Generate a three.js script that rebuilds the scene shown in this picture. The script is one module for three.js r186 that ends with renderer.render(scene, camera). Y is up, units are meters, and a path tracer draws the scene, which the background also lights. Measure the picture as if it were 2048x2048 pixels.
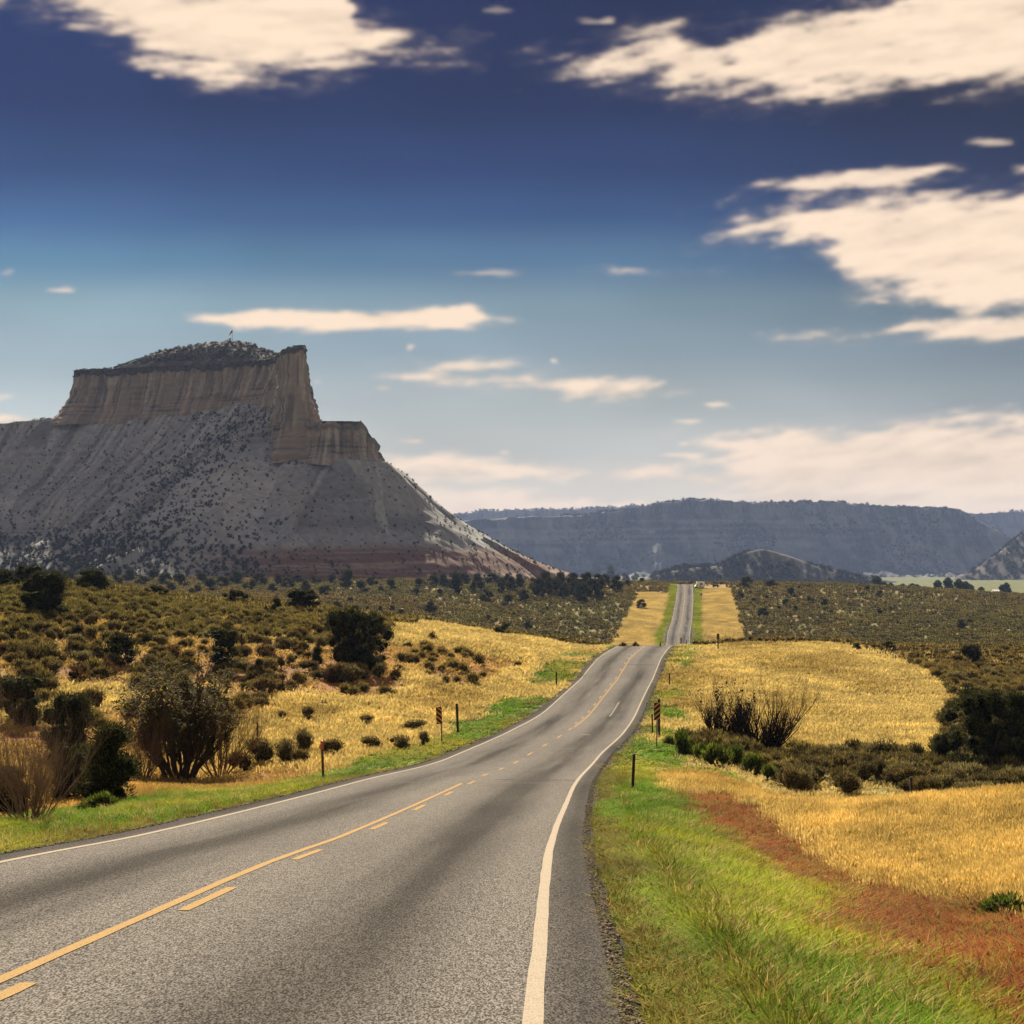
import * as THREE from 'three';
import { mergeGeometries } from 'three/addons/utils/BufferGeometryUtils.js';

// ---------- camera, sky, sun, exposure ----------
const F = 3600, CX = 1024, HY = 1140;              // focal length and horizon of the photograph, in its own pixels
const EYE = 1.68;                                   // eye height over the asphalt
const renderer = new THREE.WebGLRenderer();
renderer.toneMapping = THREE.LinearToneMapping;
renderer.toneMappingExposure = 2.75;
renderer.shadowMap.enabled = true;
const scene = new THREE.Scene();
const camera = new THREE.PerspectiveCamera(2 * Math.atan(HY / F) * 180 / Math.PI, 2048 / (2 * HY), 0.3, 30000);
camera.position.set(0, EYE, 0);
camera.setViewOffset(2048, 2 * HY, 0, 0, 2048, 2048);   // a level camera with the lens shifted up
const SUN_AZ = -10, SUN_EL = 32, SUN_I = 5;
const SKY_FILL = 1 / 2.75;                           // the sky as seen is its colour over the exposure
const HAZE = 5e-5;

const rad = Math.PI / 180;
const sunDir = new THREE.Vector3(Math.sin(SUN_AZ * rad) * Math.cos(SUN_EL * rad), Math.sin(SUN_EL * rad), -Math.cos(SUN_AZ * rad) * Math.cos(SUN_EL * rad));
const sun = new THREE.DirectionalLight(new THREE.Color().setRGB(1, 0.87, 0.67), SUN_I);
sun.position.copy(sunDir).multiplyScalar(3000); sun.castShadow = true; sun.shadow.radius = 1.2;
Object.assign(sun.shadow.camera, { left: -1500, right: 1500, top: 1500, bottom: -1500, near: 10, far: 9000 });
sun.shadow.mapSize.set(4096, 4096);
sun.name = 'sun'; scene.add(sun, sun.target);

// ---------- numbers ----------
function rng(seed) { let s = seed >>> 0; return () => { s = (s + 0x6d2b79f5) >>> 0; let t = Math.imul(s ^ (s >>> 15), 1 | s); t = (t + Math.imul(t ^ (t >>> 7), 61 | t)) ^ t; return ((t ^ (t >>> 14)) >>> 0) / 4294967296; }; }
const clamp = (x, a = 0, b = 1) => x < a ? a : x > b ? b : x;
const lerp = (a, b, t) => a + (b - a) * t;
const sm = (a, b, x) => { const t = clamp((x - a) / (b - a)); return t * t * (3 - 2 * t); };
function h2(x, y, s) { let h = Math.imul(x | 0, 374761393) + Math.imul(y | 0, 668265263) + Math.imul(s | 0, 1442695041) | 0; h = Math.imul(h ^ (h >>> 13), 1274126177); h ^= h >>> 16; return (h >>> 0) / 4294967296; }
function vn(x, y, s = 0) {                          // value noise, 0..1
  const ix = Math.floor(x), iy = Math.floor(y), fx = x - ix, fy = y - iy, u = fx * fx * (3 - 2 * fx), v = fy * fy * (3 - 2 * fy);
  return lerp(lerp(h2(ix, iy, s), h2(ix + 1, iy, s), u), lerp(h2(ix, iy + 1, s), h2(ix + 1, iy + 1, s), u), v);
}
function fbm(x, y, s = 0, o = 4) { let a = 0.5, t = 0, n = 0; for (let i = 0; i < o; i++) { t += a * vn(x, y, s + i * 17); n += a; a *= 0.5; const q = x; x = x * 1.83 + y * 0.7 + 3.1; y = y * 1.83 - q * 0.7 + 1.7; } return t / n; }
const ridge = (x, y, s, o = 3) => 1 - Math.abs(2 * fbm(x, y, s, o) - 1) * 2;
function pl(P, x) {                                 // piecewise linear through [x, y] pairs
  if (x <= P[0][0]) return P[0][1];
  for (let i = 1; i < P.length; i++) if (x <= P[i][0]) return lerp(P[i - 1][1], P[i][1], (x - P[i - 1][0]) / (P[i][0] - P[i - 1][0]));
  return P[P.length - 1][1];
}
function cub(xs, ys, x) {                           // smooth curve through points, no overshoot to speak of
  const n = xs.length; if (x <= xs[0]) return ys[0]; if (x >= xs[n - 1]) return ys[n - 1];
  let i = 0; while (x > xs[i + 1]) i++;
  const h = xs[i + 1] - xs[i], t = (x - xs[i]) / h;
  const sl = (k) => (ys[k + 1] - ys[k]) / (xs[k + 1] - xs[k]);
  const tan = (k) => { if (k === 0) return sl(0); if (k === n - 1) return sl(n - 2); const a = sl(k - 1), b = sl(k); return a * b <= 0 ? 0 : 2 * a * b / (a + b); };
  const m0 = tan(i) * h, m1 = tan(i + 1) * h, t2 = t * t, t3 = t2 * t;
  return (2 * t3 - 3 * t2 + 1) * ys[i] + (t3 - 2 * t2 + t) * m0 + (-2 * t3 + 3 * t2) * ys[i + 1] + (t3 - t2) * m1;
}
const s2l = (c) => { c /= 255; return c <= 0.04045 ? c / 12.92 : ((c + 0.055) / 1.055) ** 2.4; };
const px2x = (px, d) => (px - CX) / F * d, py2y = (py, d) => EYE + (HY - py) / F * d;

// ---------- names and labels ----------
const used = new Map();
function numbered(n) { const k = used.get(n) ?? 0; used.set(n, k + 1); return k ? n + '_' + String(k).padStart(3, '0') : n; }
function tag(o, label, category, group, kind) {
  if (label) o.userData.label = label; if (category) o.userData.category = category;
  if (group) o.userData.group = group; if (kind) o.userData.kind = kind; return o;
}
function mesh(name, g, m, parent = scene) {
  const o = new THREE.Mesh(g, m); o.name = parent === scene ? numbered(name) : name; o.castShadow = o.receiveShadow = true; parent.add(o); return o;
}
function thing(name, [x, y, z], label, category, group) {
  const o = new THREE.Group(); o.name = numbered(name); o.position.set(x, y, z); scene.add(o); return tag(o, label, category, group);
}
function geo(pos, idx, col, uv) {
  const g = new THREE.BufferGeometry();
  g.setAttribute('position', new THREE.BufferAttribute(new Float32Array(pos), 3));
  if (idx) g.setIndex(idx.length > 65535 || true ? new THREE.BufferAttribute(new Uint32Array(idx), 1) : idx);
  if (col) g.setAttribute('color', new THREE.BufferAttribute(new Float32Array(col), 3));
  if (uv) g.setAttribute('uv', new THREE.BufferAttribute(new Float32Array(uv), 2));
  g.computeVertexNormals(); return g;
}
function gridGeo(nu, nv, f, hasUv) {                // f(i, j) -> [x, y, z, r, g, b, u, v]
  const pos = new Float32Array(nu * nv * 3), col = new Float32Array(nu * nv * 3), uv = hasUv && new Float32Array(nu * nv * 2), idx = new Uint32Array((nu - 1) * (nv - 1) * 6);
  for (let j = 0, k = 0; j < nv; j++) for (let i = 0; i < nu; i++, k++) { const p = f(i, j); pos.set(p.slice(0, 3), k * 3); col.set(p.slice(3, 6), k * 3); if (uv) uv.set(p.slice(6, 8), k * 2); }
  let q = 0;
  for (let j = 0; j < nv - 1; j++) for (let i = 0; i < nu - 1; i++) { const a = j * nu + i, b = a + 1, c = a + nu, e = c + 1; idx[q++] = a; idx[q++] = b; idx[q++] = c; idx[q++] = b; idx[q++] = e; idx[q++] = c; }
  return geo(pos, idx, col, uv);
}
// ---------- the sky: air and clouds by direction, from the whole dome ----------
const CLOUDS = [   // top and bottom outline of each bank, in the photograph's pixels east of centre / above the horizon; soft edge, ragged edge, strength
  { t: [[40, -60], [65, -30], [300, -300], [640, -300], [690, 15], [722, 44], [765, 42], [820, 60], [868, 92]], b: [[40, -20], [65, 3], [160, 40], [260, 85], [285, 112], [330, 128], [400, 148], [470, 162], [560, 146], [640, 140], [720, 132], [780, 110], [868, 96]], e: 10, n: 26, a: 1 },
  { t: [[1130, 126], [1209, 100], [1278, 72], [1321, 64], [1411, 66], [1422, 96], [1464, 94], [1478, 78], [1554, 48], [1660, 18], [1792, -2], [2100, -220], [2600, -300], [2900, 120]], b: [[1130, 130], [1183, 152], [1321, 154], [1331, 182], [1416, 184], [1527, 184], [1628, 196], [1766, 180], [1893, 184], [2048, 170], [2500, 160], [2900, 130]], e: 10, n: 26, a: 1 },
  { t: [[1427, 402], [1500, 383], [1543, 367], [1628, 348], [1792, 332], [1906, 331]], b: [[1427, 404], [1500, 389], [1522, 383], [1633, 377], [1808, 366], [1872, 347], [1906, 333]], e: 6, n: 7, a: 0.95 },
  { t: [[1436, 458], [1485, 430], [1633, 408], [1819, 390], [2048, 374], [2500, 360], [2900, 470]], b: [[1436, 466], [1501, 475], [1640, 484], [1654, 524], [1684, 573], [1808, 586], [1860, 601], [1925, 617], [2048, 615], [2500, 600], [2900, 490]], e: 8, n: 26, a: 1 },
  { t: [[1543, 672], [1690, 669], [1766, 657], [1840, 642], [2048, 628], [2400, 640], [2700, 670]], b: [[1543, 679], [1700, 680], [1819, 671], [1967, 682], [2048, 677], [2400, 690], [2700, 676]], e: 5, n: 9, a: 1 },
  { t: [[358, 633], [387, 627], [456, 627], [530, 621], [742, 620], [954, 614], [1022, 634]], b: [[358, 636], [424, 642], [461, 655], [530, 653], [689, 659], [848, 655], [927, 658], [980, 646], [1022, 638]], e: 5, n: 7, a: 1.1 },
  { t: [[770, 748], [860, 742], [979, 747], [1119, 755], [1202, 760], [1293, 768], [1344, 783]], b: [[770, 754], [839, 767], [979, 770], [1119, 782], [1181, 797], [1258, 799], [1344, 787]], e: 5, n: 14, a: 1 },
  { t: [[850, 736], [900, 728], [979, 728], [1040, 724]], b: [[850, 746], [900, 746], [979, 742], [1040, 730]], e: 5, n: 12, a: 0.9 },
  { t: [[740, 928], [766, 921], [909, 911], [1049, 930], [1188, 934], [1328, 934], [1450, 948]], b: [[740, 940], [839, 967], [1049, 950], [1188, 954], [1450, 978]], e: 7, n: 14, a: 1 },
  { t: [[1425, 884], [1537, 866], [1747, 858], [1774, 838], [2048, 834], [2600, 840], [3200, 930]], b: [[1425, 1200], [3200, 1200]], e: 8, n: 22, a: 1 },
  { t: [[600, 985], [770, 962], [818, 974], [979, 985], [1258, 1003], [1440, 1012]], b: [[600, 1200], [1440, 1200]], e: 8, n: 12, a: 1 },
  { t: [[-500, 840], [-200, 822], [0, 824], [50, 834]], b: [[-500, 860], [-200, 850], [0, 848], [50, 842]], e: 6, n: 10, a: 1 },
  { t: [[1210, 532], [1300, 538], [1424, 540]], b: [[1210, 535], [1300, 556], [1370, 556], [1424, 542]], e: 5, n: 10, a: 0.8 },
];
const PUFFS = [[1203, 40, 32, 7, .6], [960, 545, 75, 8, .45], [1985, 284, 55, 9, .7], [2042, 335, 40, 12, .8], [825, 696, 10, 4, .9], [764, 775, 28, 5, .9], [818, 880, 22, 4, .9], [1448, 813, 27, 6, .9], [1388, 844, 30, 4, .9], [1365, 909, 55, 5, .9], [1362, 886, 16, 4, .8], [105, 577, 36, 4, .7], [5, 543, 20, 4, .7], [22, 797, 30, 5, .8], [150, 50, 50, 9, .6], [640, 763, 14, 4, .6], [1010, 904, 18, 4, .8], [1120, 725, 12, 4, .8], [1770, 606, 22, 3, .6], [330, 152, 25, 5, .6], [1430, 413, 40, 5, .35], [1010, 22, 30, 6, .3]];
const W = 4096, H = 2048;
const SKYCOL = [   // colour of the clear air by height (rows) and from left to right (columns), display values
  [-400, [34, 50, 96], [27, 38, 76], [27, 34, 66]],
  [0, [40, 58, 106], [31, 42, 82], [30, 40, 74]],
  [200, [40, 57, 104], [32, 46, 88], [30, 38, 66]],
  [330, [52, 80, 128], [39, 60, 106], [35, 46, 80]],
  [430, [72, 108, 156], [52, 82, 126], [48, 60, 96]],
  [520, [98, 140, 170], [84, 118, 150], [68, 86, 112]],
  [610, [144, 170, 180], [126, 150, 163], [96, 113, 125]],
  [700, [166, 186, 194], [146, 164, 174], [116, 130, 138]],
  [800, [192, 204, 206], [176, 184, 182], [142, 150, 152]],
  [900, [214, 214, 206], [198, 198, 190], [180, 176, 168]],
  [1000, [236, 222, 200], [226, 214, 196], [222, 206, 184]],
  [1140, [240, 222, 196], [238, 220, 194], [234, 212, 186]],
].map(([y, ...c]) => [y, c.map((q) => q.map(s2l))]);
function airColor(s, t, out) {
  let k = 1; while (k < SKYCOL.length - 1 && t > SKYCOL[k][0]) k++;
  const A = SKYCOL[k - 1], B = SKYCOL[k], f = sm(0, 1, clamp((t - A[0]) / (B[0] - A[0]))) * 0.5 + clamp((t - A[0]) / (B[0] - A[0])) * 0.5;
  const u = clamp((s + 200) / 2448) * 2, i = u < 1 ? 0 : 1, g = sm(0, 1, u - i);
  for (let c = 0; c < 3; c++) out[c] = lerp(lerp(A[1][i][c], A[1][i + 1][c], g), lerp(B[1][i][c], B[1][i + 1][c], g), f);
}
function cloudAt(s0, t0) {                          // [cover, brightness]
  const w1 = fbm(s0 / 190, t0 / 70, 65, 3) - 0.5, w2 = fbm(s0 / 80, t0 / 20, 66, 3) - 0.5, s = s0 + w1 * 90 + w2 * 46, t = t0 + w1 * 8 + w2 * 10, tilt = t0 + 0.12 * Math.max(0, s0 - 1100);
  const n1 = fbm(s0 / 150, tilt / 34, 5, 4), n2 = fbm(s0 / 60 + tilt / 50, tilt / 13, 9, 5), n3 = fbm(s0 / 24, tilt / 9, 10, 3), nn = n1 * 0.4 + n2 * 0.42 + n3 * 0.18 - 0.5;
  let cover = 0;
  for (const c of CLOUDS) {
    const x0 = c.t[0][0], x1 = c.t[c.t.length - 1][0];
    if (s < x0 - 120 || s > x1 + 120) continue;
    const top = (pl(c.t, s - 14) + pl(c.t, s) + pl(c.t, s + 14)) / 3, bot = (pl(c.b, s - 14) + pl(c.b, s) + pl(c.b, s + 14)) / 3, R = c.n * 1.45;
    const inside = Math.min(t - top, bot - t, Math.min(s - x0, x1 - s) * 0.35) / R;
    if (inside < -2.2) continue;
    const den = Math.min(inside, 1.5) * 0.42 + 0.5 + nn * 1.85;
    cover = Math.max(cover, c.a * (0.86 * sm(0.32, 0.96, den) + 0.14 * sm(0, 0.95, den)));
  }
  for (const [x, y, rx, ry, a] of PUFFS) { const q = ((s - x) / rx) ** 2 + ((t - y) / ry) ** 2; if (q < 4) cover = Math.max(cover, a * sm(0.36, 0.86, 0.95 - Math.sqrt(q) * 0.55 + nn * 1.3)); }
  if (s0 < -60 || s0 > 2110 || t0 < -60) {          // the rest of the dome, the same kind of banks
    const q = fbm(s0 / 900 + 7, t0 / 210, 31, 3) * 0.75 + n1 * 0.35, away = Math.max(sm(-60, -400, s0), sm(2110, 2500, s0), sm(-60, -300, t0));
    cover = Math.max(cover, sm(0.56, 0.68, q) * away);
  }
  return [Math.min(1, cover), n1 * 0.5 + n2 * 0.5];
}
const skyData = new Float32Array(W * H * 4);
{
  const out = [0, 0, 0], cl = [s2l(255), s2l(229), s2l(202)];
  for (let r = 0; r < H; r++) {
    const el = ((r + 0.5) / H - 0.5) * Math.PI;
    for (let c = 0; c < W; c++) {
      const th = ((c + 0.5) / W - 0.5) * 2 * Math.PI;            // atan2(z, x)
      let az = th + Math.PI / 2; if (az > Math.PI) az -= 2 * Math.PI;   // 0 straight ahead, positive to the right
      const k = (r * W + c) * 4;
      if (el < -0.02) { skyData[k] = 0.3 * SKY_FILL; skyData[k + 1] = 0.24 * SKY_FILL; skyData[k + 2] = 0.17 * SKY_FILL; skyData[k + 3] = 1; continue; }
      const a = Math.abs(az), s = CX + F * (a < 0.5 ? Math.tan(az) : Math.sign(az) * (Math.tan(0.5) + (a - 0.5) * 1.3));
      const te = Math.tan(Math.min(el, 1.1)), t = HY - F * (a < 0.5 ? te / Math.cos(az) : te / Math.cos(0.5));
      airColor(az > 2 || az < -2 ? 1024 : s, Math.max(t, -400), out);
      const vx = fbm(s / 420, t / 150, 77, 3) - 0.5;
      for (let q = 0; q < 3; q++) out[q] *= 1 + vx * 0.35;
      const [cv, th2] = (c % 4 && (a > 0.62 || el > 0.62)) ? [-1, 0] : cloudAt(s, t);
      if (cv < 0) { skyData[k] = skyData[k - 4]; skyData[k + 1] = skyData[k - 3]; skyData[k + 2] = skyData[k - 2]; skyData[k + 3] = 1; continue; }
      const lit = 0.97 + 0.62 * (th2 - 0.48);
      for (let q = 0; q < 3; q++) skyData[k + q] = lerp(out[q], cl[q] * clamp(lit, 0.72, 1.04) * (q === 2 ? 0.99 : 1), cv) * SKY_FILL;
      skyData[k + 3] = 1;
    }
  }
}
const skyTex = new THREE.DataTexture(skyData, W, H, THREE.RGBAFormat, THREE.FloatType);
skyTex.mapping = THREE.EquirectangularReflectionMapping; skyTex.magFilter = THREE.LinearFilter; skyTex.needsUpdate = true;
scene.background = skyTex; scene.environment = skyTex;
if (HAZE > 0) scene.fog = new THREE.FogExp2(new THREE.Color().setRGB(0.38, 0.53, 0.92), HAZE);
// ---------- the lie of the land: metres below the eye, by bearing (columns) and distance (rows) ----------
const Z0 = [5, 10, 16, 25, 30, 35, 45, 60, 80, 100, 120, 140, 163, 200, 260, 330, 376, 432, 480, 540, 600, 700, 900, 1400, 5000];
const COLS = [-300, 0, 400, 800, 1000, 1200, 1400, 1600, 1850, 2048, 2400];
const DROP = [
  [2.5, 2.45, 2.4, 2.4, 2.4, 2.4, 2.5, 2.7, 2.8, 2.9, 3], [3.2, 3.1, 3.05, 3.05, 3.05, 3.05, 3.2, 3.4, 3.5, 3.5, 3.6], [4.2, 3.9, 3.88, 3.88, 3.88, 3.9, 4.3, 4.6, 4.75, 4.7, 4.7],
  [6, 5.3, 5.2, 5.2, 5.2, 5.25, 5.7, 6.1, 5.95, 5.65, 5.4], [7, 6.4, 6, 5.9, 5.9, 6, 6.4, 6.55, 6.1, 5.85, 5.6], [7.8, 7.3, 6.8, 6.5, 6.5, 6.6, 6.9, 7.05, 6.9, 6.7, 6.5], [8.8, 8.5, 8.4, 7.7, 7.65, 7.7, 8, 8.9, 9.2, 9, 8.8],
  [9, 9, 10.2, 9.6, 9.3, 9.3, 9.8, 11, 11.3, 11.3, 11.2], [7, 7.2, 9.3, 10.6, 10.6, 10.5, 11.2, 12, 12.2, 12.3, 12.3], [5, 5.2, 7, 9.3, 10.6, 11.2, 11.6, 12, 12.4, 12.8, 13],
  [3, 3.2, 5.8, 8, 9.6, 11.05, 11.3, 11.5, 12, 12.8, 13.2], [2, 2.2, 4.8, 7, 8.6, 10.1, 10.3, 10.6, 11.5, 12.6, 13], [1.8, 2, 4.6, 7, 9, 10.4, 10.4, 10.4, 11.6, 12.4, 13],
  [2.4, 2.6, 5.5, 9.5, 11.5, 13, 13.2, 13.5, 13.4, 13.3, 13.5], [4.5, 5, 8, 14, 17, 19, 19, 19, 18, 17.5, 17], [6, 6, 9.5, 16, 20, 23, 23, 22.5, 21, 20, 19], [6, 6.5, 10, 16.5, 20.5, 23.2, 23, 22, 20.5, 19.5, 18.5],
  [6, 6.5, 9.5, 15.5, 18, 18.9, 18.9, 18.5, 18, 17.5, 17], [5.5, 6, 9, 13.5, 15, 15.2, 15.2, 15, 15.5, 16, 16], [5, 5.5, 8, 10.5, 11, 10.8, 10.8, 11, 12.5, 14, 15], [5, 5, 7, 7.5, 7.5, 6.6, 7, 7.5, 10, 13, 14],
  [4, 4, 5, 6, 7, 8.5, 10, 11, 14, 16, 17], [4, 4, 5, 6, 8, 11, 14, 15, 17, 17, 17], [6, 6, 8, 10, 14, 17, 17, 17, 17, 17, 17], [18, 18, 18, 18, 18, 18, 18, 18, 18, 18, 18],
];
const LZ = Z0.map((z) => Math.log(z * 1.5));
const ROAD_D = [0, 8.06, 15.8, 21.05, 30.7, 39.6, 59.4, 75.8, 97.6, 120, 126, 139, 163, 200, 260, 330, 376, 393, 432, 480, 540, 585, 640, 760].map((z) => z * 1.5);
const ROAD_Y = [1.68, 2.79, 3.86, 4.66, 5.92, 7.01, 9.26, 10.2, 11.15, 11, 10.6, 10.15, 10.44, 13, 19, 23.2, 23.2, 21, 18.9, 15.2, 10.8, 7.1, 7.6, 16].map((v) => EYE - v);
const ROAD_X = [-3.75, -3.44, -3.14, -2.88, -2.2, -1.5, 0.64, 3.47, 6.7, 10.4, 11.5, 13.7, 17.8, 24, 33.6, 44.6, 52, 54.6, 61, 68.6, 77.8, 84, 90, 100];
const roadY = (d) => d < 0 ? 0 : cub(ROAD_D, ROAD_Y, d), roadX = (d) => d < 0 ? -3.75 : cub(ROAD_D, ROAD_X, d);
const lateral = (x, d) => (x - roadX(d)) * 0.992;
const lzRow = new Float64Array(Z0.length);
function landRaw(x, d) {
  const px = clamp(CX + F * x / Math.max(d, 12), -300, 2400), lz = Math.log(clamp(d, 7.5, 7500));
  let k = 0; while (k < LZ.length - 2 && lz > LZ[k + 1]) k++;
  const a = Math.max(0, k - 1), b = Math.min(LZ.length - 1, k + 2), xs = LZ.slice(a, b + 1), ys = [];
  for (let j = a; j <= b; j++) ys.push(cub(COLS, DROP[j], px));
  const z = d / 1.5 + (px - 1720) * 0.012, ditch = px > 1660 ? 1.7 * sm(1660, 1740, px) * sm(196, 205, z) * (1 - sm(211.5, 213.5, z)) : 0;
  return EYE - cub(xs, ys, lz) - ditch;
}
function land(x, d) {
  const la = Math.abs(lateral(x, d)), road = roadY(Math.min(d, 1000));
  let y = d < 7.5 ? lerp(roadY(d) - sm(4, 9, la) * 0.5, landRaw(x, 7.5), sm(0, 7.5, d)) : landRaw(x, d);
  y += (fbm(x / 9, d / 14, 3, 4) - 0.5) * 0.9 * sm(7, 16, la) * sm(20, 90, d) + (fbm(x / 1.7, d / 1.7, 4, 3) - 0.5) * 0.12 * sm(5, 8, la);
  if (d > 450) y += (fbm(x / 40, d / 60, 6, 3) - 0.5) * 1.6 * sm(450, 700, d) * sm(20, 60, la);
  if (d < 1080) {
    const reach = 5 + 6 * sm(30, 140, d), w = sm(4.3, 4.3 + reach, la), fade = d > 900 ? sm(900, 1080, d) : 0;
    const bank = road - 0.05 - 0.08 * sm(3.9, 4.6, la) - 0.35 * sm(4.6, 8, la);
    y = lerp(bank, y, Math.max(w, fade));
    if (la < 4.2) y = Math.min(y, road - 0.05);
  }
  return y;
}
function hit(px, py) {                              // the point of the land seen at that pixel
  const kx = (px - CX) / F, ky = (HY - py) / F; let d0 = 8;
  for (let d = 8; d < 6000; d *= 1.004) {
    if (EYE + ky * d < land(kx * d, d)) { let a = d0, b = d; for (let i = 0; i < 18; i++) { const m = (a + b) / 2; if (EYE + ky * m < land(kx * m, m)) b = m; else a = m; } return { x: kx * b, d: b, y: land(kx * b, b), mpp: b / F }; }
    d0 = d;
  }
  return { x: kx * 6000, d: 6000, y: land(kx * 6000, 6000), mpp: 6000 / F };
}
// what grows where: weights of each cover
function inPoly(P, x, y) { let c = false; for (let i = 0, j = P.length - 1; i < P.length; j = i++) if ((P[i][1] > y) !== (P[j][1] > y) && x < (P[j][0] - P[i][0]) * (y - P[i][1]) / (P[j][1] - P[i][1]) + P[i][0]) c = !c; return c; }
const COVER = { green: [0.085, 0.085, 0.028], gold: [0.54, 0.425, 0.155], red: [0.22, 0.085, 0.028], redsoil: [0.28, 0.135, 0.06], tan: [0.27, 0.185, 0.08], sage: [0.19, 0.16, 0.052], far: [0.12, 0.135, 0.05], gravel: [0.09, 0.075, 0.057] };  // green is its soil, darkened to paint shade into the gaps between blades
function cover(x, d, y) {                           // -> {kind, color}; borders wander
  const la0 = lateral(x, d), wob = (fbm(x / 3.5, d / 9, 21, 3) - 0.5), la = Math.abs(la0) + wob * 2.4, z = d / 1.5;
  const px = CX + F * x / Math.max(d, 5) + wob * 40, py = HY + F * (EYE - y) / Math.max(d, 5) + wob * 16;
  if (z < 168) {
    if (la < 4.75 + wob) return 'gravel';
    if (la0 > 0) {
      if (z < 40) { if (la < 7.0) return 'green'; if (la < 9.7) return z > 22 ? (wob > -0.14 + 0.16 * sm(24, 38, z) ? 'red' : la < 8.3 ? 'green' : 'gold') : 'red'; return z < 39 ? 'gold' : 'sage'; }
      if (z < 76) return la < (z < 56 ? 9.6 : 8) ? (wob > 0.26 ? 'gold' : 'green') : z < 47 && la < 10 ? 'gold' : 'sage';
      if (la < 7.2) return wob > 0.02 ? 'gold' : 'green';
      return inPoly([[1200, 1280], [1640, 1288], [1750, 1302], [1850, 1342], [1902, 1392], [1880, 1470], [1845, 1536], [1540, 1536], [1200, 1560]], px, py) ? 'gold' : 'sage';
    }
    if (la < 8.6 + 1.4 * sm(60, 20, z)) return wob > (z > 90 ? 0.1 : 0.32) ? 'gold' : 'green';
    if (z < 47) return la < 12.5 ? 'green' : 'tan';
    if (inPoly([[250, 1330], [470, 1372], [780, 1395], [820, 1340], [900, 1380], [1060, 1330], [860, 1290], [790, 1290], [600, 1290], [300, 1300]], px, py)) return 'redsoil';
    if (inPoly([[420, 1480], [560, 1385], [770, 1395], [770, 1262], [900, 1232], [1240, 1270], [1240, 1540], [420, 1540]], px, py)) return 'gold';
    if (inPoly([[0, 1450], [0, 1370], [330, 1370], [470, 1380], [430, 1440]], px, py)) return wob > 0 ? 'gold' : 'tan';
    return d > 165 ? (wob > 0.1 ? 'tan' : 'sage') : wob > 0.05 ? 'redsoil' : 'tan';
  }
  if (z < 605) {
    if (la < 4.6) return 'gravel';
    if (la < 7.4) return 'green';
    if (la0 > 0 && la < 24 && z > 566) return 'tan';
    if (la < 21 && z > 300 && !(la0 < 0 && z > 545)) return 'gold';
    return 'sage';
  }
  return d < 1150 || x < 0 ? 'sage' : 'far';
}
function coverColor(x, d, y, out, k = 1) {
  const c = COVER[cover(x, d, y)], n = (0.72 + 0.56 * fbm(x / 2.2, d / 3.2, 41, 3)) * k, q = 1 + (fbm(x / 6, d / 16, 43, 2) - 0.5) * 0.5;
  out[0] = c[0] * n * q; out[1] = c[1] * n; out[2] = c[2] * n / q; return out;
}
{
  const rows = []; for (let d = -60; d < 8; d += 2) rows.push(d); for (let d = 8; d < 1100; d *= 1.0098) rows.push(d); for (let d = 1100; d < 9000; d *= 1.03) rows.push(d);
  const us = []; for (let u = -3; u < -0.36; u *= 0.9) us.push(u); for (let u = -0.34; u <= 0.3401; u += 0.0017) us.push(u); for (const u of us.filter((v) => v < -0.36).reverse()) us.push(-u);
  const o = [0, 0, 0];
  const g = gridGeo(us.length, rows.length, (i, j) => {
    const d = rows[j], x = us[i] * Math.max(d + 6, 14), y = land(x, d); coverColor(x, d, y, o, 0.8);
    return [x, y, -d, o[0], o[1], o[2], x, d];
  }, true);

  if (g.attributes.normal.getY(us.length * 50 + 60) < 0) { g.index.array.reverse(); g.computeVertexNormals(); }
  var ground = mesh('ground', g, new THREE.MeshPhysicalMaterial({ vertexColors: true, roughness: 1, specularIntensity: 0.1, name: 'soil' }));
  tag(ground, 'rolling dry ground of grass, red soil and sage flats falling to a wide valley', 'ground', null, 'structure');
}
// ---------- the road ----------
function tileTexture(n, f, srgb) {
  const d = new Uint8Array(n * n * 4);
  for (let y = 0; y < n; y++) for (let x = 0; x < n; x++) { const v = f(x, y); for (let c = 0; c < 3; c++) d[(y * n + x) * 4 + c] = clamp(Array.isArray(v) ? v[c] : v) * 255; d[(y * n + x) * 4 + 3] = 255; }
  const t = new THREE.DataTexture(d, n, n); t.wrapS = t.wrapT = THREE.RepeatWrapping; t.magFilter = THREE.LinearFilter; if (srgb) t.colorSpace = THREE.SRGBColorSpace; t.needsUpdate = true; return t;
}
const chip = new Float32Array(1024 * 1024);
{ const r = rng(5); for (let i = 0; i < chip.length; i++) chip[i] = r(); }
const chipAt = (x, y) => chip[((y + 1024) % 1024) * 1024 + ((x + 1024) % 1024)];
const chipTone = (x, y) => { const a = chipAt(x, y), b = (chipAt(x >> 1, 512 + (y >> 1)) + a + chipAt(x + 1, y) + chipAt(x, y + 1)) / 4; return b; };
const asphaltMap = tileTexture(1024, (x, y) => { const v = clamp(0.5 + (chipTone(x, y) - 0.5) * 2.0); const q = 0.14 + 0.98 * v * v * 1.5; return [q, q * 0.98, q * 0.95]; });
const asphaltBump = tileTexture(1024, (x, y) => chipTone(x, y));
const roadRows = []; for (let d = -40; d < 330; d += 1) roadRows.push(d); for (let d = 330; d <= 1000; d += 2.5) roadRows.push(d);
function headAt(d) { const e = 1, dx = roadX(d + e) - roadX(d - e), l = Math.hypot(dx, 2 * e); return [2 * e / l, dx / l]; }   // across = (cos, sin)
function roadPoint(lat, d, up) { const [c, s] = headAt(d); return [roadX(d) + lat * c, roadY(d) + up, -(d - lat * s)]; }
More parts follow.
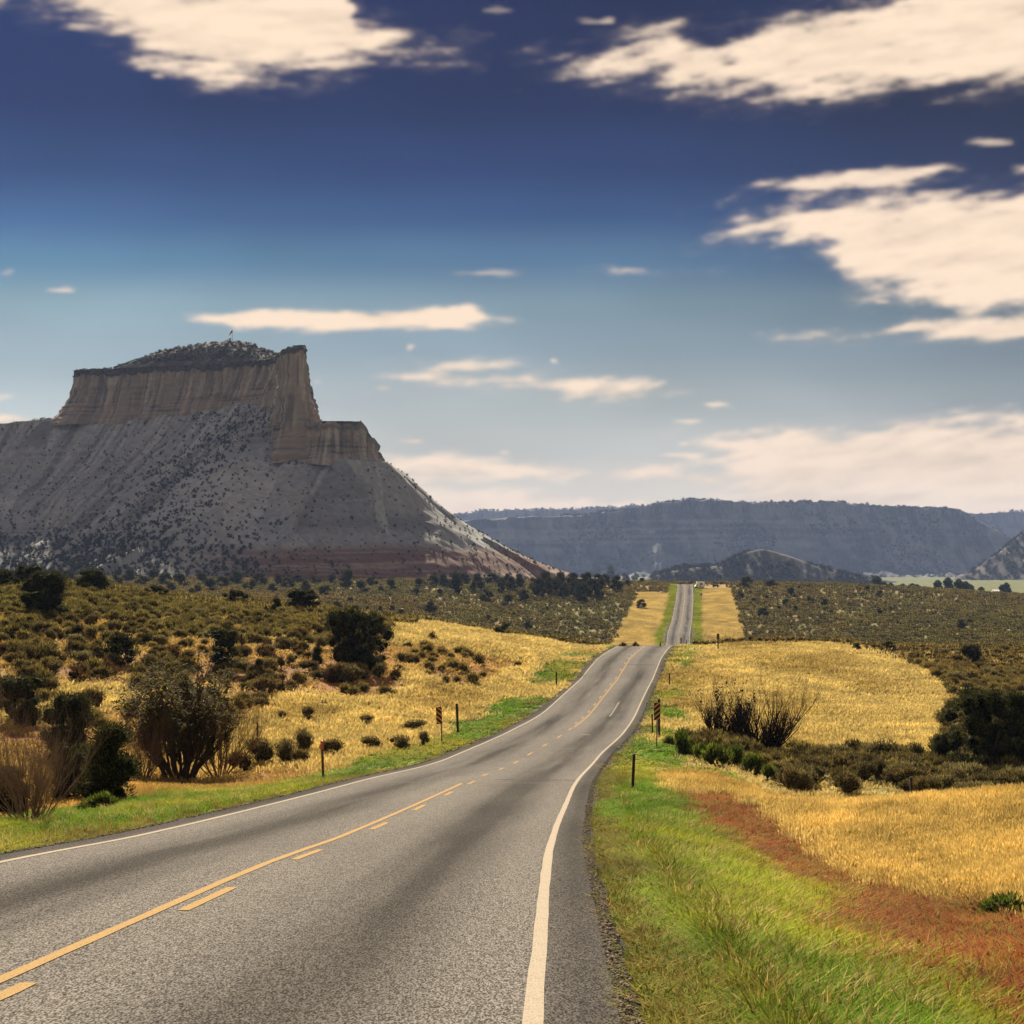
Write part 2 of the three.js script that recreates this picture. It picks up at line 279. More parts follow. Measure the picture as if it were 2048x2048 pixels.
const road = new THREE.Group(); road.name = 'road'; scene.add(road);
tag(road, 'two lane asphalt highway with yellow centre and white edge lines', 'road', null, 'structure');
{
  const lats = [-4.35, -4.2]; for (let l = -4.1; l <= 4.11; l += 0.2) lats.push(l); lats.push(4.2, 4.35);
  const stain = (c, w, l) => Math.exp(-(((l - c) / w) ** 2));
  const g = gridGeo(lats.length, roadRows.length, (i, j) => {
    let d = roadRows[j], l = lats[i], edge = i < 2 || i > lats.length - 3;
    if (i === 1 || i === lats.length - 2) l += (vn(d * 1.3, i, 8) - 0.5) * 0.22; if (i === 0 || i === lats.length - 1) l += Math.sign(l) * 0.05;
    const p = roadPoint(l, d, i === 0 || i === lats.length - 1 ? -0.16 : 0);
    // oil and tar that has stained the middle of each lane, worn paler wheel tracks, dark sealed shoulder: it runs in broken streaks
    const st = fbm(l * 2.2, d / 18, 61, 4), oil = Math.max(stain(-1.85, 0.75, l), stain(2.0, 0.85, l)) * (0.5 + 1.7 * (st - 0.3)), sh = sm(3.62, 3.74, Math.abs(l));
    let v = 1.0 - 0.7 * clamp(oil) - 0.66 * sh + (fbm(l * 1.5, d / 7, 63, 4) - 0.5) * 0.3;
    if (edge) v = 0.34;
    return [...p, 0.222 * v, 0.208 * v, 0.197 * v, l / 5.2, d / 19];
  }, true);
  if (g.attributes.normal.getY(lats.length * 30 + 20) < 0) { g.index.array.reverse(); g.computeVertexNormals(); }
  mesh('asphalt', g, new THREE.MeshPhysicalMaterial({ vertexColors: true, map: asphaltMap, bumpMap: asphaltBump, bumpScale: 0.01, roughness: 1, specularIntensity: 0.04, name: 'chip seal' }), road);
}
const paintMap = (seed) => tileTexture(256, (x, y) => { const n = chipAt(x + seed * 37, y) * 0.5 + chipAt(x >> 1, (y >> 1) + seed * 91) * 0.5; return n < 0.34 ? 0.3 + n * 0.6 : 0.68 + 0.34 * n; });
const whitePaint = new THREE.MeshPhysicalMaterial({ specularIntensity: 0.03, color: new THREE.Color().setRGB(0.40, 0.345, 0.275), map: paintMap(1), roughness: 1, name: 'white road paint' });
const yellowPaint = new THREE.MeshPhysicalMaterial({ specularIntensity: 0.03, color: new THREE.Color().setRGB(0.39, 0.265, 0.125), map: paintMap(2), roughness: 1, name: 'yellow road paint' });
function stripe(name, lat, w, d0, d1, m, up, step = 1) {
  const n = Math.max(2, Math.ceil((d1 - d0) / step) + 1), r = rng(Math.round(d0 * 7 + lat * 100 + 999));
  const g = gridGeo(2, n, (i, j) => { const d = lerp(d0, d1, j / (n - 1)), l = lat + (i ? 1 : -1) * (w / 2 + (r() - 0.5) * 0.012); return [...roadPoint(l, d, up), 1, 1, 1, l, d]; }, true);
  g.deleteAttribute('color');
  if (g.attributes.normal.getY(0) < 0) { g.index.array.reverse(); g.computeVertexNormals(); }
  return mesh(name, g, m, road);
}
for (const l of [-3.6, 3.6]) for (const [a, b] of [[-20, 300], [300, 640], [640, 960]]) stripe('edge_line', l, a > 500 ? 0.15 : 0.12, a, b, whitePaint, a >= 300 ? 0.02 : 0.006);
stripe('centre_line', -0.08, 0.12, -20, 58.5, yellowPaint, 0.006);
stripe('centre_line', 0.1, 0.12, 119, 300, yellowPaint, 0.006);
stripe('centre_line', 0, 0.15, 640, 940, yellowPaint, 0.02); stripe('centre_line', 0, 0.1, 500, 640, yellowPaint, 0.02);
const HITS = [9.6, 17.2, 24.4, 33.6, 41.4, 49.6, 58];
for (const d of HITS) stripe('lane_dash', 0.17, 0.12, d, d + 2.6, yellowPaint, 0.006, 0.5);
for (let d = 66; d < 250; d += 8.2) stripe('lane_dash', d < 118 ? 0 : -0.14, 0.12, d, d + 2.6, yellowPaint, 0.006, 0.5);
const tarMat = new THREE.MeshPhysicalMaterial({ specularIntensity: 0.1, color: new THREE.Color().setRGB(0.035, 0.031, 0.028), roughness: 1, name: 'tar' });
const scuffMat = new THREE.MeshPhysicalMaterial({ specularIntensity: 0.1, color: new THREE.Color().setRGB(0.15, 0.135, 0.115), roughness: 0.9, name: 'scuffed asphalt' });
function seam(d, l0, l1, w, m, name, sd) {
  const n = 24, r = rng(sd), wob = []; for (let i = 0; i < n; i++) wob.push((r() - 0.5) * 0.3);
  const g = gridGeo(n, 2, (i, j) => { const l = lerp(l0, l1, i / (n - 1)); return [...roadPoint(l, d + wob[i] * 0.5 + (j ? 1 : -1) * w / 2 * (0.6 + r() * 0.8), 0.004), 1, 1, 1]; });
  g.deleteAttribute('color'); if (g.attributes.normal.getY(0) < 0) { g.index.array.reverse(); g.computeVertexNormals(); }
  return mesh(name, g, m, road);
}
seam(62, 0.8, 3.5, 0.35, tarMat, 'tar_seam', 3); seam(59.2, -2.9, 3.5, 0.12, scuffMat, 'scuff_mark', 4); seam(110.5, 1.1, 1.7, 0.4, scuffMat, 'scuff_mark', 6); seam(197, -0.2, 3.2, 0.5, tarMat, 'tar_seam', 7); seam(97, -3, 3.3, 0.1, scuffMat, 'scuff_mark', 8); seam(84, -3, 3.3, 0.1, scuffMat, 'scuff_mark', 9);
{ const g = gridGeo(2, 16, (i, j) => [...roadPoint(1.75 + (i ? .06 : -.06), lerp(135, 152, j / 15), 0.004), 1, 1, 1]); g.deleteAttribute('color'); if (g.attributes.normal.getY(0) < 0) { g.index.array.reverse(); g.computeVertexNormals(); } mesh('scuff_mark', g, scuffMat, road); }
// ---------- the butte and the far mesas ----------
const rockMat = new THREE.MeshPhysicalMaterial({ vertexColors: true, roughness: 1, specularIntensity: 0.15, name: 'weathered rock' });
const P3 = (px, d, top, base) => ({ x: px2x(px, d), d, top: py2y(top, d), base: py2y(base, d) });
// rim of the butte seen from above, left to right, then round the back
const RIM = [P3(-260, 1330, 850, 850), P3(20, 1322, 848, 848), P3(104, 1316, 838, 838), P3(150, 1312, 740, 844), P3(300, 1290, 733, 838), P3(450, 1262, 726, 815), P3(556, 1236, 716, 795), P3(566, 1188, 700, 850), P3(606, 1155, 694, 905), P3(672, 1146, 842, 918), P3(742, 1152, 870, 926), P3(768, 1170, 935, 940)];
const BACK = [P3(768, 1215, 960, 960), P3(700, 1330, 900, 900), P3(500, 1440, 860, 860), P3(100, 1480, 860, 860)];
const SPURS = [   // ridges that run down from the rim: x, distance, height
  [[560, 1160, 905], [470, 1128, 968], [390, 1104, 1030], [300, 1080, 1086], [230, 1062, 1120]],
  [[225, 1296, 872], [180, 1262, 915], [140, 1226, 985], [95, 1186, 1050], [50, 1150, 1100]],
  [[30, 1310, 860], [0, 1262, 930], [-40, 1210, 1010], [-80, 1160, 1080]],
  [[648, 1140, 925], [620, 1106, 1000], [590, 1076, 1070], [560, 1052, 1120]],
  [[740, 1146, 938], [740, 1112, 1010], [742, 1080, 1075], [744, 1056, 1125]],
].map((L) => L.map(([px, d, py]) => ({ x: px2x(px, d), d, base: py2y(py, d) })));
function segs(L) { const o = []; let s = 0; for (let i = 0; i < L.length - 1; i++) { const a = L[i], b = L[i + 1], l = Math.hypot(b.x - a.x, b.d - a.d); o.push({ a, b, l, s }); s += l; } return o; }
const RIMSEG = segs([...RIM, ...BACK]), SPURSEG = SPURS.map(segs);
let tArc = 0, tDist = 0;
function talus(x, d) {
  { const a = (fbm(x / 45, d / 45, 11, 3) - 0.5) * 20, b = (fbm(x / 45, d / 45, 10, 3) - 0.5) * 20, q = sm(1310, 1200, d); x += a * q; d += b * q; }
  let best = -1e9, arc = 0, dist = 0;
  const use = (S, slope, flat, s0, conc) => { for (const { a, b, l, s } of S) {
    const t = clamp(((x - a.x) * (b.x - a.x) + (d - a.d) * (b.d - a.d)) / (l * l)), q = Math.hypot(x - a.x - t * (b.x - a.x), d - a.d - t * (b.d - a.d));
    const e = Math.min(Math.max(0, q - flat), slope / (2 * conc)), y = lerp(a.base, b.base, t) - slope * e + conc * e * e;
    if (y > best) { best = y; arc = s + t * l + s0; dist = q; }
  } };
  use(RIMSEG, 0.78, 9, 0, 0.0008);
  SPURSEG.forEach((S, i) => use(S, 0.62, 0, 1000 * (i + 1), 0.0006));
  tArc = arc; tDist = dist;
  // rills and small terraces of harder beds
  const amp = sm(6, 60, dist);
  best -= (1 - ridge(arc / 5, dist / 140, 12, 2)) * 2.3 * amp + (1 - ridge(arc / 11, dist / 150, 13, 2)) * 1.9 * amp + (1 - ridge(arc / 38, dist / 200, 14, 2)) * 2.8 * amp;
  best += (fbm(x / 6, d / 6, 15, 4) - 0.5) * 1.6 + (fbm(x / 30, d / 30, 16, 3) - 0.5) * 1.6;
  const bed = 6.5, k = best / bed, fr = k - Math.floor(k), st = 0.35 * fbm(x / 50, d / 50, 19, 2);
  best = (Math.floor(k) + lerp(fr, fr < 0.5 ? 2 * fr * fr : 1 - 2 * (1 - fr) * (1 - fr), st * 0.55)) * bed;
  return best;
}
const rockTone = (a, b, t) => [lerp(a[0], b[0], t), lerp(a[1], b[1], t), lerp(a[2], b[2], t)];
const VARN_SHADE = [0.085, 0.07, 0.058], DARKB = [0.12, 0.122, 0.124], PALE = [0.255, 0.257, 0.245], GREYB = [0.222, 0.234, 0.24], REDB = [0.145, 0.085, 0.067], PINK = [0.23, 0.18, 0.138], CLIFF = [0.225, 0.19, 0.148], CREAM = [0.38, 0.34, 0.28], CAPC = [0.062, 0.057, 0.048];
function talusColor(x, y, d) {
  const h = y + (fbm(x / 30, d / 30, 25, 3) - 0.5) * 5;
  let c = rockTone(GREYB, PALE, clamp((fbm(x / 22, (d + y * 3) / 50, 27, 4) - 0.34) * 2.6));
  const paintedRill = fbm(tArc / 2.6, tDist / 55, 24, 3); c = rockTone(c, [0.33, 0.335, 0.325], 0.85 * sm(0.52, 0.68, paintedRill)); c = rockTone(c, DARKB, 0.9 * sm(0.46, 0.3, paintedRill));  // erosion streaks that paint lit and shaded rill relief into the colour
  const band = fbm(h / 2.3, x / 160, 28, 3); c = rockTone(c, PALE, sm(0.62, 0.72, band) * 0.7);
  const red = sm(19, 11, h) * sm(-60, 30, x + 160); if (red > 0) c = rockTone(c, rockTone(REDB, PINK, sm(0.52, 0.7, fbm(h / 1.5, x / 90, 29, 3))), red);
  const n = 0.62 + 0.76 * fbm(x / 2.2, d / 1.6, 30, 3); return [c[0] * n, c[1] * n, c[2] * n];
}
const butte = new THREE.Group(); butte.name = 'butte'; scene.add(butte);
tag(butte, 'flat topped rock butte with steep cliffs and grey scree slopes left of the road', 'butte', null, 'structure');
{
  const x0 = -470, x1 = 75, z0 = 930, z1 = 1500, nx = 440, nz = 420;
  const zs = []; for (let j = 0; j < nz; j++) { const t = j / (nz - 1); zs.push(t < 0.78 ? lerp(z0, 1330, t / 0.78) : lerp(1330, z1, (t - 0.78) / 0.22)); }
  const g = gridGeo(nx, nz, (i, j) => {
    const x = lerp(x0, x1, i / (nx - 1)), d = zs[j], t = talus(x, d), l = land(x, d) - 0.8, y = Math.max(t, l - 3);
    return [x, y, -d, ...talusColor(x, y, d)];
  });
  mesh('scree_slope', g, rockMat, butte);
}
function sweep(name, L, opt) {                      // a cliff along a rim, with flutes, cracks and ledges
  const S = segs(L), len = S[S.length - 1].s + S[S.length - 1].l, n = Math.round(len / 0.9), m = opt.rows;
  const at = (s) => { let k = 0; while (k < S.length - 1 && s > S[k + 1].s) k++; const { a, b, l } = S[k], t = clamp((s - S[k].s) / l); return { x: lerp(a.x, b.x, t), d: lerp(a.d, b.d, t), top: lerp(a.top, b.top, t), base: lerp(a.base, b.base, t) }; };
  const g = gridGeo(n + 1, m + 1, (i, j) => {
    const s = i / n * len, p = at(s), e = 7, q = at(Math.max(0, s - e)), r = at(Math.min(len, s + e)), nx = -(r.d - q.d), nd = r.x - q.x, l = Math.hypot(nx, nd), ux = -nx / l, ud = -nd / l;   // outward: towards the eye for a rim that runs left to right
    const t = j / m, h = p.top + (Math.floor(vn(s / 3.2, 1, 33) * 3) / 2 - 0.5) * opt.crown, y = lerp(h, p.base - 4, t);
    let out = opt.batter * (s < opt.wide ? 1.6 : 1) * (0.25 * t + 0.75 * t ** 2.4);
    const crack = sm(0.62, 0.95, ridge(s / 11 + y / 90, y / 200, 35, 3)) * 3.6 + sm(0.4, 0.9, ridge(s / 3.4, y / 60, 36, 2)) * 1.3;
    out += (fbm(s / 16, y / 80, 37, 3) - 0.5) * 9 * opt.flute + (fbm(s / 3.4, y / 9, 38, 4) - 0.5) * 3 - crack * opt.flute * (1 - 0.6 * t);
    out += ((vn(y / 1.5, s / 40, 39) - 0.5) * 1.6 + (vn(y / 5, s / 60, 40) - 0.5) * 2) * (0.45 + 0.8 * t);
    if (y > h - 3.2) out += 1.1 * sm(0, 1.2, h - y);
    const ct = 1.4 + 4.2 * fbm(s / 7, 3, 47, 3), capb = sm(h - ct - 1, h - ct, y) * opt.cap, strk = sm(0.48, 0.7, fbm(s / 2.2, y / 40, 44, 3)), low = sm(0.5, 0.9, t);
    let c = rockTone(rockTone(CLIFF, CREAM, strk * 0.8), opt.tone, 0.3 * low + 0.35 * sm(0.45, 0.6, vn(y / 2.4, s / 120, 45)));
    c = rockTone(c, VARN_SHADE, 0.75 * sm(0.56, 0.66, fbm(s / 1.7, y / 26, 54, 3)) * (1 - 0.5 * low) + 0.6 * sm(0.68, 0.8, vn(y / 0.9, s / 18, 55)) * sm(0.3, 0.7, t));  // varnish streaks and bedding lines, darkened to paint in the shade of cracks
    c = rockTone(c, CAPC, capb); const nn = 0.8 + 0.4 * fbm(s / 1.5, y / 1.5, 46, 3);
    return [p.x + ux * out, y, -(p.d + ud * out), c[0] * nn, c[1] * nn, c[2] * nn];
  });
  const k = 3 * Math.floor((n + 1) * (m / 2) + n / 2); void k;
  g.index.array.reverse(); g.computeVertexNormals();
  return mesh(name, g, rockMat, butte);
}
const upper = [P3(200, 1420, 742, 842), P3(150, 1345, 741, 843), P3(146, 1325, 740, 844), P3(152, 1314, 740, 844), P3(166, 1309, 739, 843), P3(200, 1304, 738, 840), RIM[4], RIM[5], P3(540, 1240, 718, 798), P3(553, 1232, 715, 800), P3(556, 1200, 712, 890), P3(564, 1166, 699, 914), P3(580, 1154, 695, 916), P3(604, 1153, 693, 912), P3(610, 1172, 693, 842), P3(600, 1300, 700, 842)];
sweep('cliff_face', upper, { rows: 80, wide: 125, batter: 13, flute: 1, crown: 2, tone: PINK, cap: 1 });
const lower = [P3(585, 1210, 842, 905), P3(588, 1156, 848, 905), P3(614, 1146, 845, 914), P3(660, 1142, 842, 920), P3(700, 1144, 841, 922), P3(723, 1146, 842, 926), P3(733, 1150, 858, 928), P3(742, 1151, 872, 930), P3(752, 1153, 879, 934), P3(757, 1162, 905, 940), P3(760, 1240, 925, 950)];
sweep('lower_cliff', lower, { rows: 44, wide: 0, batter: 6, flute: 0.9, crown: 2.4, tone: CREAM, cap: 0.4 });
const CAPSPOTS = [];
{ // the rubble cap on top, inside the rims
  const r7 = rng(707), nx = 260, nz = 150, L = upper.map((p) => p), dome = segs([[250, 1330, 728], [335, 1318, 698], [400, 1308, 688], [462, 1300, 680], [500, 1290, 686], [535, 1272, 704]].map(([px, d, py]) => ({ x: px2x(px, d), d, base: py2y(py, d) })));
  const S = segs(L);
  const g = gridGeo(nx, nz, (i, j) => {
    const u = i / (nx - 1), px = lerp(148, 608, u), v = j / (nz - 1);
    const near = pl([[148, 1313], [200, 1305], [300, 1291], [450, 1263], [540, 1241], [553, 1233], [557, 1202], [564, 1170], [580, 1158], [604, 1157], [608, 1170]], px), x = px2x(px, near), d = lerp(near - 0.5, 1400, v * v);
    let y = pl([[148, 740], [200, 738], [300, 733], [450, 726], [540, 718], [556, 712], [566, 699], [580, 695], [608, 693]].map(([a, b]) => [a, b]), px); y = py2y(y, near);
    const xx = px2x(px, near) + (d - near) * (px - CX) / F;
    let top = y; for (const { a, b, l } of dome) { const t = clamp(((xx - a.x) * (b.x - a.x) + (d - a.d) * (b.d - a.d)) / (l * l)), q = Math.hypot(xx - a.x - t * (b.x - a.x), d - a.d - t * (b.d - a.d)); top = Math.max(top, lerp(a.base, b.base, t) - 0.42 * q); }
    y = Math.min(top, y + (d - near) * 0.62) + (fbm(xx / 3, d / 3, 48, 4) - 0.5) * 2.4 * sm(0.01, 0.1, v);
    if (d > near + 5 && r7() < 0.055) CAPSPOTS.push([xx, y, d]);
    const n = 0.6 + 0.8 * fbm(xx / 2, d / 2, 49, 3), c = rockTone(CAPC, PALE, 0.3 * sm(0.5, 0.7, fbm(xx / 5, d / 5, 50, 3))); void x;
    return [xx, y, -d, c[0] * n, c[1] * n, c[2] * n];
  });
  mesh('rubble_cap', g, rockMat, butte);
  // the flat bench above the lower cliff
  const b = gridGeo(60, 24, (i, j) => { const px = lerp(556, 754, i / 59), near = pl([[556, 1175], [560, 1161], [610, 1148], [660, 1143], [700, 1145], [723, 1147], [754, 1155]], px), d = lerp(near, near + 90, (j / 23) ** 1.5), y = py2y(pl([[556, 845], [660, 842], [723, 842], [733, 858], [742, 872], [754, 882]], px), near) - 0.2 + (fbm(px / 9, d / 4, 52, 3) - 0.5) * 1.2; const n = 0.8 + 0.4 * vn(px, d, 53); return [px2x(px, d), y, -d, 0.27 * n, 0.22 * n, 0.165 * n]; });
  mesh('rock_bench', b, rockMat, butte);
}
// far mesas: a rim line, a cliff band and spurs with gullies down to the valley
function range(name, label, o) {
  const nx = o.nx, nz = o.nz;
  const f = (x, d) => {
    const px = CX + F * x / d, topY = py2y(pl(o.top, px) + (o.lower ?? 0), o.d), w = o.spur;
    const edge = o.d - w * 1.1 * fbm(x / w * 0.8 + o.seed, d / w * 0.12, o.seed, 2) - w * 0.26 * fbm(x / w * 3, d / w * 0.8, o.seed + 3, 3) - w * 0.03 * ridge(x / w * 11, d / w * 2, o.seed + 6, 2);
    const q = Math.max(0, edge - d), H = topY - o.foot;
    let y = topY - Math.min(q * 2.2, H * o.cliff) - Math.max(0, q - H * o.cliff / 2.2) * o.slope;
    const low = o.foot + H * 0.16 * ridge(x / w * 1.3, d / w * 0.5, o.seed + 9, 3) * sm(o.d - w * 4.2, o.d - w * 1.6, d);
    y = Math.max(y, low) + (fbm(x / 25, d / 25, o.seed, 4) - 0.5) * o.rough - (1 - ridge(x / (w * 0.14) + d / (w * 1.1), d / (w * 1.6), o.seed + 12, 3)) * H * 0.07 * sm(0, w * 0.4, q) - (1 - ridge(x / (w * 0.05) - d / (w * 0.5), d / w, o.seed + 13, 2)) * H * 0.03 * sm(0, w * 0.2, q);
    if (d > o.d + 60) y = Math.min(y, topY + (fbm(x / 60, d / 60, o.seed + 4, 2) - 0.5) * o.rough);
    const e = sm(0, 0.05, (px - o.px[0]) / (o.px[1] - o.px[0])) * sm(0, 0.05, (o.px[1] - px) / (o.px[1] - o.px[0]));
    return o.open ? y : lerp(o.foot - 20, y, e);
  };
  const g = gridGeo(nx, nz, (i, j) => {
    const t = j / (nz - 1), d = lerp(o.near, o.d + 250, t), px = lerp(o.px[0], o.px[1], i / (nx - 1)), x = px2x(px, d), y = f(x, d), hh = (y - o.foot) / Math.max(20, py2y(pl(o.top, px), o.d) - o.foot);
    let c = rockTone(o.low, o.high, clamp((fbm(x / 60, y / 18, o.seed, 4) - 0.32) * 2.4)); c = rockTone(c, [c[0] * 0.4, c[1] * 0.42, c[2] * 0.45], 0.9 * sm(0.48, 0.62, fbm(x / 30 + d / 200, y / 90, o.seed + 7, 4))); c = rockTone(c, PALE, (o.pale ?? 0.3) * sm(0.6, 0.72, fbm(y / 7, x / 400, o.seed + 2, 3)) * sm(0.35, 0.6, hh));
    const n = 0.7 + 0.6 * fbm(x / 14, d / 14, o.seed + 5, 3); return [x, y, -d, c[0] * n, c[1] * n, c[2] * n];
  });
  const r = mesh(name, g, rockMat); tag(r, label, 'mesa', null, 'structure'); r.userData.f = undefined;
  return f;
}
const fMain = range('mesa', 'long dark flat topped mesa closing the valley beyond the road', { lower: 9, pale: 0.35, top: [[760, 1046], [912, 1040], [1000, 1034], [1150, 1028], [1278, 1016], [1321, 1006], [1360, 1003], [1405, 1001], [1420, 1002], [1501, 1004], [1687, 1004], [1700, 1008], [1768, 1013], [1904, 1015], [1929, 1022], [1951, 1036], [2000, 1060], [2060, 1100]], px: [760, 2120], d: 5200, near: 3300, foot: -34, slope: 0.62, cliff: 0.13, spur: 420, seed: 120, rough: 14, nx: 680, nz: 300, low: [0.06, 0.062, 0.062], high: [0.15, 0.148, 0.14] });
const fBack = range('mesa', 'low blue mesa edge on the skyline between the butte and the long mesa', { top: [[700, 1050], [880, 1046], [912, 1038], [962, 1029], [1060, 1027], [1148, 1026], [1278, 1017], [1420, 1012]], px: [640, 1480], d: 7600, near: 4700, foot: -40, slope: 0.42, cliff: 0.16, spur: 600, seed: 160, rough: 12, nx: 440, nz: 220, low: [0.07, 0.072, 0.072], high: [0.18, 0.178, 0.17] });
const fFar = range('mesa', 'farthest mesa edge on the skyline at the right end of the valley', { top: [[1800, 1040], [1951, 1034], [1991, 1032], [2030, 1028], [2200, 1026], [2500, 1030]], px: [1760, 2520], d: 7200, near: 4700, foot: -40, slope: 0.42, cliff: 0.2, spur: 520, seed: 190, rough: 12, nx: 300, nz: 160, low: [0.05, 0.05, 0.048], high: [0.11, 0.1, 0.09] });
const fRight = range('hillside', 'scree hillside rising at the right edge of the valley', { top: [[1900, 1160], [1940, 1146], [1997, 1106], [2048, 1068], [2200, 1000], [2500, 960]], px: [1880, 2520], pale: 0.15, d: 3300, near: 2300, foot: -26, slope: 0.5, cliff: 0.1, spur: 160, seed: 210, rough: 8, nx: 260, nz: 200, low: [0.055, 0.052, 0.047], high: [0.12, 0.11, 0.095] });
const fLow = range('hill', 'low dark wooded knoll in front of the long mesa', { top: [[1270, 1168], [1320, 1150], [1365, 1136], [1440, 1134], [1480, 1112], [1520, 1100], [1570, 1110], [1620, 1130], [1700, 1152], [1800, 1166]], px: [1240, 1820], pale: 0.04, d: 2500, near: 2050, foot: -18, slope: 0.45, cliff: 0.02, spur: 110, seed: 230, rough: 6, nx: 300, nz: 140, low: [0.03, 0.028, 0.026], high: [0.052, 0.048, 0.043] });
// ---------- plants ----------
const leafMat = (name, trans = 0.25) => new THREE.MeshPhysicalMaterial({ vertexColors: true, roughness: 0.95, transmission: trans, thickness: 0, specularIntensity: 0.1, side: THREE.DoubleSide, name });
const juniperMat = leafMat('juniper needles', 0.18), sageMat = leafMat('sagebrush leaves', 0.22), greenMat = leafMat('green leaves', 0.35), barkMat = new THREE.MeshPhysicalMaterial({ vertexColors: true, roughness: 1, specularIntensity: 0.15, name: 'bark' });
class Soup {                                        // triangles with a colour each
  constructor() { this.p = []; this.c = []; }
  tri(a, b, c, k) { this.p.push(...a, ...b, ...c); for (let i = 0; i < 3; i++) this.c.push(...k); }
  leaf(o, dir, side, len, wid, k) {                 // a bent diamond
    const m = [o[0] + dir[0] * len * .5, o[1] + dir[1] * len * .5, o[2] + dir[2] * len * .5], e = [o[0] + dir[0] * len, o[1] + dir[1] * len, o[2] + dir[2] * len];
    const l = [m[0] + side[0] * wid, m[1] + side[1] * wid, m[2] + side[2] * wid], r = [m[0] - side[0] * wid, m[1] - side[1] * wid, m[2] - side[2] * wid];
    this.tri(o, r, l, k); this.tri(l, r, e, k);
  }
  tube(a, b, ra, rb, k, n = 5) {
    const d = new THREE.Vector3(b[0] - a[0], b[1] - a[1], b[2] - a[2]).normalize(), u = new THREE.Vector3(Math.abs(d.y) > .9 ? 1 : 0, Math.abs(d.y) > .9 ? 0 : 1, 0).cross(d).normalize(), v = d.clone().cross(u), P = [];
    for (let i = 0; i < n; i++) { const t = i / n * 6.2832, c = Math.cos(t), s = Math.sin(t); P.push([[a[0] + (u.x * c + v.x * s) * ra, a[1] + (u.y * c + v.y * s) * ra, a[2] + (u.z * c + v.z * s) * ra], [b[0] + (u.x * c + v.x * s) * rb, b[1] + (u.y * c + v.y * s) * rb, b[2] + (u.z * c + v.z * s) * rb]]); }
    for (let i = 0; i < n; i++) { const A = P[i], B = P[(i + 1) % n]; this.tri(A[0], B[0], A[1], k); this.tri(B[0], B[1], A[1], k); }
  }
  geo() { return geo(this.p, null, this.c); }
}
const dirIn = (r) => { const z = r() * 2 - 1, t = r() * 6.2832, q = Math.sqrt(1 - z * z); return [q * Math.cos(t), z, q * Math.sin(t)]; };
const cross = (a, b) => { const c = [a[1] * b[2] - a[2] * b[1], a[2] * b[0] - a[0] * b[2], a[0] * b[1] - a[1] * b[0]], l = Math.hypot(...c) || 1; return [c[0] / l, c[1] / l, c[2] / l]; };
const norm = (a) => { const l = Math.hypot(...a) || 1; return [a[0] / l, a[1] / l, a[2] / l]; };
// a crown of height 1 and width w made of lumps of sprays
function crownGeo(seed, o) {
  const r = rng(seed), S = new Soup(), lumps = [];
  for (let i = 0; i < o.lumps; i++) {
    const y = o.y0 + (1 - o.y0) * Math.pow(r(), 0.85) * 0.96, prof = o.shape((y - o.y0) / (1 - o.y0)) * o.w / 2, t = r() * 6.2832, q = prof * Math.sqrt(r()) * 0.82, s = o.lump * (0.6 + 0.75 * r());
    lumps.push([Math.cos(t) * q, Math.min(y, 1 - s * 0.8), Math.sin(t) * q, s, 0.75 + 0.5 * r()]);
  }
  for (const L of lumps) {
    const n = Math.round(o.leaves / o.lumps * (L[3] / o.lump) ** 2);
    for (let k = 0; k < n; k++) {
      const d = dirIn(r); if (d[1] < -0.55) continue;
      const q = 0.55 + 0.5 * Math.sqrt(r()), p = [L[0] + d[0] * L[3] * q, L[1] + d[1] * L[3] * q * 0.9, L[2] + d[2] * L[3] * q]; if (p[1] < 0.01) continue;
      const dir = norm([d[0] + (r() - .5) * .9, d[1] + o.up + (r() - .5) * .7, d[2] + (r() - .5) * .9]), side = cross(dir, dirIn(r)), v = L[4] * (0.65 + 0.7 * r()), m = r();
      S.leaf(p, dir, side, o.leaf * (0.6 + 0.8 * r()), o.leafw * (0.6 + 0.8 * r()), [lerp(o.c0[0], o.c1[0], m) * v, lerp(o.c0[1], o.c1[1], m) * v, lerp(o.c0[2], o.c1[2], m) * v]);
    }
    if (o.core) { // darker solid core that closes the gaps between the sprays
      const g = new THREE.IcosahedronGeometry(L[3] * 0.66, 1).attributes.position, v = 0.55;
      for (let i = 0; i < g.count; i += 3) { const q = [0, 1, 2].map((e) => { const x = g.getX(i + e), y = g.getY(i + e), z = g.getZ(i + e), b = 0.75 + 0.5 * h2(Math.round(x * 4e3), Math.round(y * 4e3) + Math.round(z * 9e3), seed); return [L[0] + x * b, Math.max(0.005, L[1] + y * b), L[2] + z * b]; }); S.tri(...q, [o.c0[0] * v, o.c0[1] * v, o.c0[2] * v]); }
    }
  }
  return { geo: S.geo(), lumps };
}
const JUN0 = [0.016, 0.021, 0.008], JUN1 = [0.078, 0.084, 0.025];
const round = (t) => Math.sqrt(Math.max(0.02, 1 - (1.75 * t - 0.75) ** 2 * (t > 0.43 ? 1 : 0.55))), cone = (t) => 0.12 + 1.0 * (1 - t) ** 0.8, tall = (t) => 0.35 + 0.75 * Math.sin(Math.PI * (0.18 + 0.72 * t));
